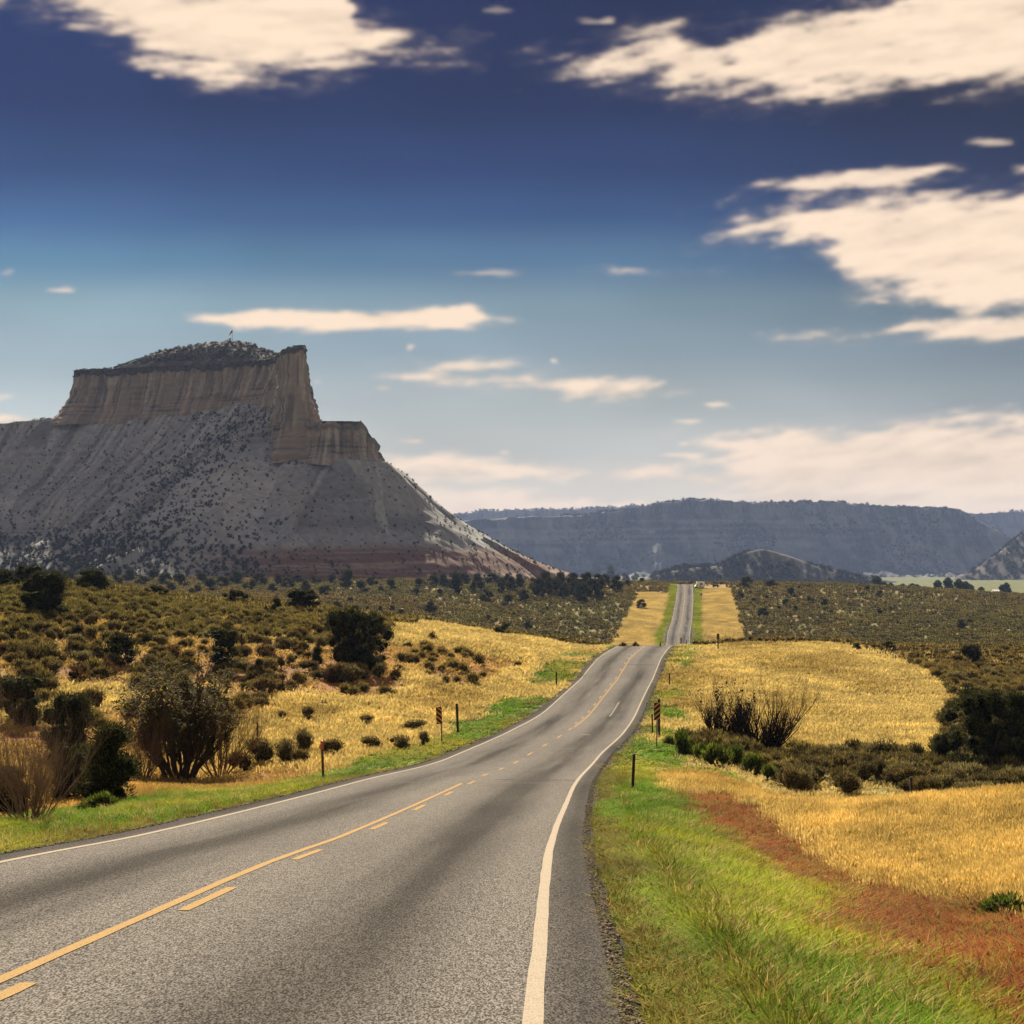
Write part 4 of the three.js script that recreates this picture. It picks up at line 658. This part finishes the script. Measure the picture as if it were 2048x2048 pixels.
{
  const r = rng(1234), co = [0, 0, 0];
  const put = (x, d, dens) => {
    const y = land(x, d), la = Math.abs(lateral(x, d)), jit = d < 260 && la > 5 ? (r() + r() - 1) * 1.1 : 0, k = cover(x + jit, d + jit * 3, y); if (la < 4.25) return;
    const n = 0.62 + 0.76 * fbm(x / 1.6, d / 2.4, 55, 3), q = (fbm(x / 5, d / 14, 56, 3) - 0.5), rr = 0.8 + 0.4 * r(), near = d < 75; let stalk = 1;
    const t = COVER[k === 'tan' || k === 'redsoil' || k === 'sage' || k === 'far' || k === 'gravel' ? 'gold' : k], c = [t[0] * n * rr, t[1] * n * rr, t[2] * n * rr];
    if (k === 'green') { const f = clamp(0.32 + q * 2.6 + (r() - .5) * 0.35); c[0] = lerp(0.15, 0.41, f) * n * rr; c[1] = lerp(0.27, 0.37, f) * n * rr; c[2] = lerp(0.01, 0.026, f) * n * rr; const z = r(); if (z < 0.05) { c[0] = 0.46 * n; c[1] = 0.36 * n; c[2] = 0.13 * n; stalk = 1.35; } else if (z < 0.25) { c[0] *= 0.5; c[1] *= 0.6; c[2] *= 0.6; } }
    if (k === 'gold') { const f = clamp(0.2 + q * 2.4 + (r() - .5) * 0.4); c[0] *= lerp(1.08, 0.74, f); c[1] *= lerp(1.1, 0.7, f); c[2] *= lerp(1.1, 0.58, f); }
    if (k === 'red') { const z = r(); c[0] = lerp(0.16, 0.35, z) * n; c[1] = lerp(0.055, 0.135, z * z) * n; c[2] = 0.02 * n; if (r() < 0.26) { c[0] = 0.24 * n; c[1] = 0.2 * n; c[2] = 0.03 * n; } }
    if (k === 'gravel') { if (r() > (la > 4.55 ? 0.6 : 0.22)) return; const f = r(); c[0] = lerp(0.12, 0.28, f) * n; c[1] = lerp(0.17, 0.2, f) * n; c[2] = lerp(0.015, 0.05, f) * n; }
    if ((k === 'tan' || k === 'redsoil') && r() < (k === 'redsoil' ? 0.72 : 0.3)) return;
    if (k === 'sage' && (d < 75 ? r() < 0.5 : r() < 0.75)) return;
    if (k === 'redsoil' || k === 'tan') { const f = 0.75 + 0.3 * r(); c[0] *= f * 0.95; c[1] *= f * 0.84; c[2] *= f * 0.72; }
    const tall = stalk * (k === 'green' ? 0.19 : k === 'red' ? 0.16 : k === 'gold' ? (d < 40 ? 0.34 : 0.42) : 0.28) * (0.6 + 0.7 * r()) * (la < 5 ? 0.5 : 1), key = (k === 'green' || k === 'red' ? k : k === 'gravel' ? 'green' : 'gold') + (near ? '' : 'F');
    const wide = (near ? 0.42 : 0.55) * (0.7 + 0.6 * r()) * (1 + sm(60, 240, d) * 1.3);
    lists[key].push([x, y, d, wide, tall * (1 + sm(80, 250, d) * 0.3), ...c]);
  };
  const band = (d0, d1, n, u0, u1) => { for (let i = 0; i < n; i++) { const d = d0 * Math.pow(d1 / d0, r()), m = d < 80 ? 4 : 0; put(lerp(u0 < -0.1 ? u0 * d - m : u0 * d, u1 > 0.1 ? u1 * d + m : u1 * d, r()), d); } };
  band(9, 75, 74000, -0.02, 0.33); band(18, 75, 20000, -0.33, 0.0); band(60, 150, 45000, -0.33, 0.33); band(150, 262, 70000, -0.33, 0.33);
  for (let i = 0; i < 38000; i++) { const d = lerp(430, 905, Math.sqrt(r())), la = (r() < .5 ? -1 : 1) * lerp(4.4, 21.5, r()), x = roadX(d) + la; const y = land(x, d), k = cover(x, d, y); if (k !== 'gold' && k !== 'green') continue; const n = 0.6 + 0.8 * fbm(x / 4, d / 9, 57, 3), t = COVER[k]; lists[k + 'F'].push([x, y, d, 1.1 + r(), k === 'gold' ? 0.5 : 0.34, ...(k === 'green' ? [0.28 * n, 0.32 * n, 0.018 * n] : [t[0] * n, t[1] * n, t[2] * n])]); }
  // sagebrush past those that can be picked out
  for (let i = 0; i < 90000; i++) {
    const d = 95 * Math.pow(1100 / 95, Math.pow(r(), 0.55)), u = lerp(-0.33, 0.33, r()), x = u * d, y = land(x, d), k = cover(x, d, y);
    if (k !== 'sage' && !(k === 'tan' && r() < 0.35) && !(k === 'redsoil' && r() < 0.12) || k === 'gold') continue;
    if (fbm(x / 26, d / 50, 58, 3) + (r() - .5) * .3 < (k !== 'sage' ? 0.45 : d > 350 ? 0.12 : 0.34)) continue;
    const w = (0.75 + 0.75 * r()) * (1 + sm(300, 900, d) * 0.4), n = 0.6 + 0.8 * r(), g = fbm(x / 60, d / 120, 59, 2);
    lists[d < 220 ? 'sage' : 'sageF'].push([x, y - 0.05, d, w / 1.3, w * (0.55 + 0.25 * r()), ...((q) => [lerp(1.32, 1.0, g) * q, 1.16 * q, 0.9 * q])(r() < 0.12 ? n * 0.4 : n * lerp(0.8, 1.25, fbm(x / 18, d / 40, 62, 2)))]);
  }
}
const sageFar = bushGeo(88, 90, SAGEC0, SAGEC1, 0.8, 0.5);
scatter('green_grass', TUFT.green, grassMat, lists.green, 'bright green grass of the near road verges', 'grass');
scatter('golden_grass', TUFT.gold, grassMat, lists.gold, 'tall dry golden grass near the camera', 'grass');
scatter('rust_grass', TUFT.red, grassMat, lists.red, 'rust red low grass in the ditch right of the verge', 'grass');
scatter('green_grass', far_.green, grassMat, lists.greenF, 'green grass along the verges farther down the road', 'grass');
scatter('golden_grass', far_.gold, grassMat, lists.goldF, 'golden grass on the knolls and the far roadside strips', 'grass');
if (lists.redF.length) scatter('rust_grass', far_.red, grassMat, lists.redF, 'rust red grass farther along the ditch', 'grass');
scatter('sagebrush_cover', SAGEM, sageMat, lists.sage, 'mass of sagebrush covering the middle slopes', 'sagebrush');
scatter('sagebrush_cover', sageFar, sageMat, lists.sageF, 'mass of sagebrush covering the distant flats', 'sagebrush');
{ // scrub on the butte and the far mesas
  const r = rng(4321), L = [], K = [], dot = bushGeo(89, 60, [0.022, 0.026, 0.014], [0.075, 0.08, 0.04], 0.6, 0.5, 1.4);
  for (let i = 0; i < 34000; i++) {
    const px = lerp(-60, 1130, r()), d = lerp(960, 1325, r()), x = px2x(px, d), y = talus(x, d); if (y < land(x, d) - 0.5) continue;
    const py = HY - (y - EYE) / d * F, hollow = talus(x + 9, d) + talus(x - 9, d) + talus(x, d - 9) - 3 * y, low = sm(980, 1140, py) * lerp(1, 0.22, sm(480, 640, px)), ravine = inPoly([[430, 800], [560, 800], [545, 900], [330, 1080], [150, 1150], [90, 1150], [300, 950]], px + (r() - .5) * 90, py + (r() - .5) * 60) ? 0.5 : 0;
    const dens = 0.085 + 0.035 * clamp(hollow, 0, 8) + 0.32 * low ** 1.5 + ravine * 0.6; if (r() > dens * (px > 560 ? 0.75 : 1)) continue;
    const s = (0.9 + 1.7 * r() * r() * r()) * (1 + 0.7 * Math.max(low * lerp(1, 0.2, sm(480, 640, px)), ravine * 0.6)), n = 0.6 + 0.7 * r(); L.push([x, y - 0.2, d, s * 0.8, s * 1.05, n, n, n]);
  }
  for (const [x, y, d] of CAPSPOTS) { const s = 0.7 + 1.1 * r(), n = 0.7 + 0.8 * r(); L.push([x, y - 0.1, d, s * 0.9, s * 0.8, n, n * .95, n * .9]); }
  scatter('butte_scrub', dot, juniperMat, L, 'dark scrub dotted over the scree of the butte', 'scrub');
  for (const [f, p0, p1, d0, d1, n, s0] of [[fMain, 1120, 2040, 3400, 5150, 17000, 7], [fBack, 760, 1420, 4900, 7500, 5000, 10], [fRight, 1930, 2120, 2350, 3280, 1800, 6], [fLow, 1300, 1760, 2080, 2500, 2600, 6], [fFar, 1900, 2120, 5200, 7100, 700, 11]])
    for (let i = 0; i < n; i++) { const px = lerp(p0, p1, r()), d = lerp(d0, d1, r()), x = px2x(px, d), y = f(x, d); if (y < -30 || fbm(x / 120, d / 120, 91, 3) < 0.42) continue; const s = s0 * (0.5 + 0.8 * r()), q = 0.6 + 0.7 * r(); K.push([x, y - 0.5, d, s * 0.8, s * 0.8, q, q, q]); }
  scatter('mesa_scrub', dot, juniperMat, K, 'dark scrub dotted over the far mesas and hills', 'scrub');
}
{ // loose gravel along both edges of the asphalt
  const r = rng(818), L = [], g = new THREE.IcosahedronGeometry(0.5, 0); g.scale(1, 0.7, 1);
  for (let i = 0; i < 26000; i++) { const d = 9 * Math.pow(30, r()), sd = r() < 0.62 ? 1 : -1, la = sd * (4.12 + 0.75 * r() * r()), [x, , z] = roadPoint(la, d, 0), y = land(x, -z), s = 0.014 + 0.05 * r() * r() * r() * (1 + d / 90), n = 0.5 + 0.8 * r(); L.push([x, Math.max(y, Math.abs(la) < 4.25 ? roadY(d) : -1e9) + s * 0.2, -z, s, s, 0.2 * n, 0.165 * n, 0.125 * n]); }
  scatter('gravel', g, new THREE.MeshPhysicalMaterial({ roughness: 1, specularIntensity: 0.1, name: 'loose gravel' }), L, 'loose gravel along the ragged asphalt edges', 'gravel');
}
// ---------- posts, signs and the far roadside ----------
const flat = (r, g, b, rough = 0.8, name = '', extra = {}) => new THREE.MeshStandardMaterial({ color: new THREE.Color().setRGB(r, g, b), roughness: rough, name, ...extra });
const woodTex = tileTexture(128, (x, y) => 0.6 + 0.4 * fbm(x / 3, y / 40, 71, 3)), darkWood = flat(0.035, 0.022, 0.015, 0.9, 'dark weathered wood', { map: woodTex }), steel = flat(0.05, 0.04, 0.032, 0.6, 'rusty steel'), orangePaint = flat(0.55, 0.07, 0.025, 0.6, 'orange red paint');
function box(w, h, d, x = 0, y = 0, z = 0) { const g = new THREE.BoxGeometry(w, h, d); g.translate(x, y, z); return g; }
function postGeo(w, h, bev = 0.012) {               // a squared post with a chamfered top, its foot in the ground
  const s = new THREE.Shape(); s.moveTo(-w / 2, -0.3); s.lineTo(w / 2, -0.3); s.lineTo(w / 2, h - bev); s.lineTo(w / 2 - bev, h); s.lineTo(-w / 2 + bev, h); s.lineTo(-w / 2, h - bev);
  const g = new THREE.ExtrudeGeometry(s, { depth: w * 0.7, bevelEnabled: true, bevelSize: bev * 0.4, bevelThickness: bev * 0.4, bevelSegments: 1 }); g.translate(0, 0, -w * 0.35); return g;
}
function channelGeo(h) { const s = new THREE.Shape(); for (const [i, [x, y]] of [[-.035, .02], [-.022, .02], [-.016, -.012], [.016, -.012], [.022, .02], [.035, .02], [.024, -.02], [-.024, -.02]].entries()) i ? s.lineTo(x, y) : s.moveTo(x, y); const g = new THREE.ExtrudeGeometry(s, { depth: h + 0.3, bevelEnabled: false }); g.rotateX(-Math.PI / 2); g.translate(0, -0.3, 0); return g; }
function post(px, py, hpx, wpx, label, group, tilt = 0, name = 'marker_post', m = darkWood) {
  const p = hit(px, py), h = hpx * p.mpp, o = mesh(name, postGeo(Math.max(0.05, wpx * p.mpp), h), m); o.position.set(p.x, p.y, -p.d); o.rotation.z = tilt; return tag(o, label, 'post', group);
}
post(916, 1470, 63, 4.6, 'dark wooden post standing just right of the left striped marker sign', null, 0.04);
post(1113, 1375, 32, 2.6, 'thin dark post on the left verge by the rising road', null, 0.01);
post(1265, 1583, 75, 5.2, 'dark wooden post nearest the camera on the right verge', null, -0.04);
post(1305, 1470, 42, 2.6, 'thin dark stake just left of the right striped marker sign', null, 0.02);
post(1318, 1478, 80, 4.6, 'tall dark post right behind the right striped marker sign', null, 0.0);
post(1339, 1377, 31, 2.5, 'thin dark post alone on the right verge halfway to the road crest', null, 0);
post(1362, 1293, 18, 2.2, 'dark post at the road crest seen against the far road');
post(1373, 1293, 13, 1.3, 'thin stake at the road crest right of the dark crest post');
post(1387, 1293, 9, 2, 'short stub at the road crest by the far white edge line');
post(1320.5, 1293, 8, 2, 'short stub post left of the far road behind the crest');
{ const p = hit(646.5, 1564), h = 82 * p.mpp, w = 4.2 * p.mpp, o = thing('marker_stake', [p.x, p.y, -p.d], 'wooden stake with orange red top on the left verge', 'post'); o.rotation.z = 0.03;
  mesh('stake', postGeo(w, h * 0.8), flat(0.11, 0.075, 0.03, 0.9, 'stake wood', { map: woodTex }), o); const t = mesh('painted_top', postGeo(w * 1.04, h * 0.2), orangePaint, o); t.geometry.translate(0, h * 0.8, 0); const q = t.geometry.attributes.position; for (let i = 0; i < q.count; i++) if (q.getY(i) < h * 0.8) q.setY(i, h * 0.8); }
function markerSign(px, py, x0, x1, y0, y1, dir, label) {
  const p = hit(px, py), k = p.mpp, o = thing('marker_sign', [p.x, p.y, -p.d], label, 'road sign'), w = (x1 - x0) * k, h = (y1 - y0) * k, bot = (py - y1) * k, cx = ((x0 + x1) / 2 - px) * k;
  mesh('post', channelGeo(bot + h * 0.96), steel, o); o.rotation.z = dir > 0 ? 0.035 : -0.01;
  const s = new THREE.Shape(), r = 0.03; s.moveTo(-w / 2 + r, 0); s.lineTo(w / 2 - r, 0); s.quadraticCurveTo(w / 2, 0, w / 2, r); s.lineTo(w / 2, h - r); s.quadraticCurveTo(w / 2, h, w / 2 - r, h); s.lineTo(-w / 2 + r, h); s.quadraticCurveTo(-w / 2, h, -w / 2, h - r); s.lineTo(-w / 2, r); s.quadraticCurveTo(-w / 2, 0, -w / 2 + r, 0);
  const plate = new THREE.ExtrudeGeometry(s, { depth: 0.004, bevelEnabled: false }); plate.translate(cx, bot, 0.03); mesh('plate', plate, flat(0.3, 0.3, 0.3, 0.5, 'aluminium'), o);
  const c = document.createElement('canvas'); c.width = 96; c.height = 288; const g = c.getContext('2d'); g.fillStyle = '#d98a3c'; g.fillRect(0, 0, 96, 288); g.fillStyle = '#140a06';
  for (let i = -1; i < 5; i++) { const y = i * 82 + (dir > 0 ? 0 : 10); g.beginPath(); if (dir > 0) { g.moveTo(0, y); g.lineTo(96, y + 84); g.lineTo(96, y + 136); g.lineTo(0, y + 52); } else { g.moveTo(96, y); g.lineTo(0, y + 84); g.lineTo(0, y + 140); g.lineTo(96, y + 56); } g.fill(); }
  const t = new THREE.CanvasTexture(c); t.colorSpace = THREE.SRGBColorSpace;
  const face = new THREE.ShapeGeometry(s), q = face.attributes.position, uv = face.attributes.uv; for (let i = 0; i < q.count; i++) uv.setXY(i, q.getX(i) / w + 0.5, q.getY(i) / h); face.translate(cx, bot, 0.0365);
  mesh('striped_face', face, new THREE.MeshStandardMaterial({ map: t, roughness: 0.6, name: 'striped sheeting' }), o);
  for (const f of [0.15, 0.85]) { const b = new THREE.CylinderGeometry(0.012, 0.012, 0.012, 8); b.rotateX(Math.PI / 2); b.translate(0, bot + h * f, 0.041); mesh('bolt', b, steel, o); }
}
markerSign(884, 1490, 874.5, 886, 1413.5, 1448, 1, 'striped hazard marker sign on a thin post on the left verge');
markerSign(1313.5, 1499, 1307, 1319, 1405, 1440, -1, 'dark striped hazard marker sign on a post on the right verge');
{ // fences
  const NTH = ['first', 'second', 'third', 'fourth', 'fifth', 'sixth', 'seventh', 'eighth', 'ninth', 'tenth', 'eleventh', 'twelfth', 'thirteenth'];
  for (const [i, [x, y, h]] of [[484, 1314, 44], [505, 1283, 14], [522, 1282, 18], [541, 1270, 16], [559, 1270, 20], [575, 1256, 12], [591, 1255, 15], [606, 1243, 12], [621, 1241, 12], [634, 1241, 14], [646, 1238, 10], [660, 1236, 8], [672, 1236, 8], [684, 1236, 9]].entries()) if (i) post(x, y, h, 2.6, NTH[i - 1] + ' dark fence post after the tall leaning end post on the left slope', 'fence posts on the left slope', (rb() - .5) * .08, 'fence_post');
  post(484, 1314, 46, 3.2, 'tall leaning end post of the left fence line beside the upright juniper', null, 0.02, 'fence_post');
  post(515, 1478, 32, 3.4, 'single dark fence post in golden grass right of the bare brown bush', null, 0, 'fence_post');
  for (let i = 0; i < 13; i++) post(1734 + i * 5.2, 1304 + i * 1.5 + (i % 3), 9 + (i % 4) * 1.2, 1.7, NTH[i] + ' small fence post from the left in the row behind the golden knoll', 'fence posts behind the golden knoll', (rb() - .5) * .1, 'fence_post');
  for (const [i, [x, y, h]] of [[1853, 1338, 9], [1868, 1339, 10], [1877, 1341, 12], [1886, 1343, 11], [1893, 1346, 11], [1903, 1348, 12], [1913, 1360, 16]].entries()) post(x, y, h, 2.2, NTH[i] + ' fence post from the left on the slope right of the golden knoll', 'fence posts right of the golden knoll', (rb() - .5) * .1, 'fence_post');
  post(1936, 1388, 22, 3, 'fence post just above the very large juniper at the right edge', null, 0, 'fence_post');
  post(1823, 1594, 40, 5, 'dark fence post in the sagebrush band, nearest of three', null, 0.02, 'fence_post');
  post(1857, 1552, 28, 4.4, 'dark fence post at the left foot of the very large juniper', null, 0, 'fence_post');
  post(1996, 1592, 30, 4, 'dark fence post in the sagebrush band near the right edge', null, 0, 'fence_post');
}
function smallSign(px, py, hpx, w, h, cy, label, name = 'road_sign') {   // seen from behind
  const p = hit(px, py), k = p.mpp, o = thing(name, [p.x, p.y, -p.d], label, 'road sign'), H = hpx * k;
  mesh('post', postGeo(0.14, H), darkWood, o); const g = new THREE.ExtrudeGeometry(new THREE.Shape([[-w / 2, 0], [w / 2, 0], [w / 2, h], [-w / 2, h]].map(([a, b]) => new THREE.Vector2(a * k, b * k))), { depth: 0.01, bevelEnabled: true, bevelSize: 0.03, bevelThickness: 0.005, bevelSegments: 1 }); g.translate(0, cy * k - h * k / 2, 0.06); mesh('plate', g, flat(0.04, 0.03, 0.022, 0.7, 'dark plate'), o);
}
smallSign(1436, 1304, 37, 4.6, 10, 31, 'dark narrow sign on a post right of the crest in golden grass');
smallSign(1402.5, 1200, 14, 3.4, 3.6, 11.5, 'small dark sign on a post beside the far climbing road');
smallSign(1452.5, 1176, 8, 2.4, 2.6, 6, 'tiny dark sign at the right end of the far roadside turnout');
{ // the timber frame sign in the turnout
  const p = hit(1431, 1175.5), k = p.mpp, o = thing('frame_sign', [p.x, p.y, -p.d], 'dark timber sign shaped like an H in the far roadside turnout', 'sign');
  for (const s of [-1, 1]) { const g = postGeo(2.0 * k, 9.4 * k, 0.06); g.translate(s * 4.6 * k, 0, 0); mesh('post', g, darkWood, o); }
  mesh('board', box(7.1 * k, 2.6 * k, 0.16, 0, 4.6 * k, 0), darkWood, o); mesh('crossbar', box(7.1 * k, 0.5 * k, 0.12, 0, 7.9 * k, 0), darkWood, o);
}
{ // the camper truck parked by the crest
  const p = hit(1399, 1177), k = p.mpp, o = thing('camper_truck', [p.x, p.y, -p.d], 'white camper truck parked in the turnout by the far road crest', 'camper'), L = 20 * k, white = flat(0.78, 0.74, 0.68, 0.45, 'white coachwork'), glass = flat(0.015, 0.015, 0.018, 0.15, 'dark window'), tyre = flat(0.015, 0.014, 0.013, 0.9, 'tyre'), H = 13.4 * k, W2 = 1.05;
  const side = (pts) => { const g = new THREE.ExtrudeGeometry(new THREE.Shape(pts.map(([a, b]) => new THREE.Vector2(a * L, b * H))), { depth: 2 * W2 - 0.08, bevelEnabled: true, bevelSize: 0.04, bevelThickness: 0.04, bevelSegments: 2 }); g.translate(0, 0, -W2 + 0.04); return g; };
  mesh('camper_body', side([[-0.14, 0.2], [0.5, 0.2], [0.5, 0.98], [0.44, 1], [-0.26, 1], [-0.3, 0.94], [-0.28, 0.68], [-0.14, 0.62]]), white, o);
  mesh('cab', side([[-0.5, 0.17], [-0.15, 0.17], [-0.15, 0.6], [-0.26, 0.66], [-0.34, 0.64], [-0.4, 0.44], [-0.5, 0.38]]), white, o);
  const win = (x0, x1, y0, y1) => mesh('window', box((x1 - x0) * L, (y1 - y0) * H, 0.03, (x0 + x1) / 2 * L, (y0 + y1) / 2 * H, W2 + 0.012), glass, o);
  win(0.02, 0.28, 0.56, 0.8); win(0.0, 0.14, 0.3, 0.46); win(-0.33, -0.2, 0.45, 0.6); mesh('rear_panel', box(0.05, 0.68 * H, 1.9, 0.5 * L + 0.07, 0.58 * H, 0), flat(0.06, 0.05, 0.045, 0.6, 'dark rear panel'), o);
  for (const x of [-0.34, 0.3]) for (const s of [-1, 1]) { const g = new THREE.CylinderGeometry(0.42, 0.42, 0.26, 20); g.rotateX(Math.PI / 2); g.translate(x * L, 0.4, s * (W2 - 0.1)); mesh('wheel', g, tyre, o); }
  mesh('bumper', box(0.15, 0.22, 2, -0.5 * L - 0.08, 0.22 * H, 0), tyre, o);
}
{ // ranch buildings on the valley floor
  const barn = (px0, px1, py, d, hpx, label, name) => { const k = d / F, x = px2x((px0 + px1) / 2, d), y = land(x, d), base = py2y(py, d), L = (px1 - px0) * k, h = hpx * k, o = thing(name, [x, Math.min(y, base), -d], label, 'building'), up = base - Math.min(y, base), wl = flat(0.75, 0.7, 0.62, 0.7, 'white boards');
    mesh('wall', box(L, h * 0.6 + up, 5, 0, (h * 0.6 + up) / 2, 0), wl, o); const s = new THREE.Shape([new THREE.Vector2(-2.9, 0), new THREE.Vector2(2.9, 0), new THREE.Vector2(0, h * 0.55)]), g = new THREE.ExtrudeGeometry(s, { depth: L + 0.6, bevelEnabled: false }); g.rotateY(Math.PI / 2); g.translate(-L / 2 - 0.3, h * 0.6 + up, 0); mesh('roof', g, flat(0.8, 0.76, 0.7, 0.5, 'pale sheet roof'), o);
    mesh('door', box(L * 0.14, h * 0.45, 0.06, L * 0.2, up + h * 0.225, 2.53), flat(0.08, 0.07, 0.06, 0.8, 'dark door'), o); };
  barn(1986, 2003, 1186, 1250, 6, 'long white barn on the green valley floor near the right edge', 'barn'); barn(1972, 1985, 1187, 1262, 3.5, 'low white shed joined to the left of the long white barn', 'shed'); barn(1863, 1870, 1189, 1230, 4, 'small pale shed between two rows of valley trees', 'shed');
}
{ // the flag on top of the butte
  const px = 465, d = 1296, x = px2x(px, d), y = py2y(681, d), k = d / F, o = thing('flag', [x, y - 1, -d], 'small red flag on a thin pole on the summit of the butte', 'flag'), H = 21 * k + 1, pole = new THREE.CylinderGeometry(0.12, 0.16, H, 8); pole.translate(0, H / 2, 0); mesh('pole', pole, flat(0.35, 0.35, 0.35, 0.5, 'grey pole'), o);
  const g = gridGeo(12, 8, (i, j) => { const u = i / 11, v = j / 7; return [-0.1 - u * 2.1, H - 0.3 - v * 1.9 * (1 - 0.2 * u) - u * u * 2.6, Math.sin(u * 6 + v) * 0.3, 1, 1, 1]; }); g.deleteAttribute('color'); mesh('cloth', g, flat(0.4, 0.03, 0.04, 0.8, 'red cloth', { side: THREE.DoubleSide }), o);
}
// stones that lie about the near ditch edge and the slope
{ const r = rng(61), stone = (() => { const g = new THREE.IcosahedronGeometry(0.5, 2), q = g.attributes.position; for (let i = 0; i < q.count; i++) { const b = 0.72 + 0.5 * h2(Math.round(q.getX(i) * 900), Math.round(q.getY(i) * 900) + 77 * Math.round(q.getZ(i) * 900), 3) * 0.6; q.setXYZ(i, q.getX(i) * b, q.getY(i) * b * 0.7, q.getZ(i) * b); } g.computeVertexNormals(); return g; })(), sm_ = flat(0.4, 0.33, 0.25, 0.95, 'stone');
  for (const [x, y, s, l] of [[1602, 1632, 12, 'pale stone lying in the rust grass at the edge of the golden field'], [1395, 1462, 7, 'pale small stone on the right verge above the bright bushes'], [1244, 1492, 6, 'tiny pale stone at the asphalt edge left of the nearest right post']]) { const p = hit(x, y), o = mesh('stone', stone, sm_); o.position.set(p.x, p.y + 0.02, -p.d); o.scale.setScalar(s * p.mpp * 1.1); o.rotation.y = r() * 6; tag(o, l, 'stone'); } }
renderer.render(scene, camera);
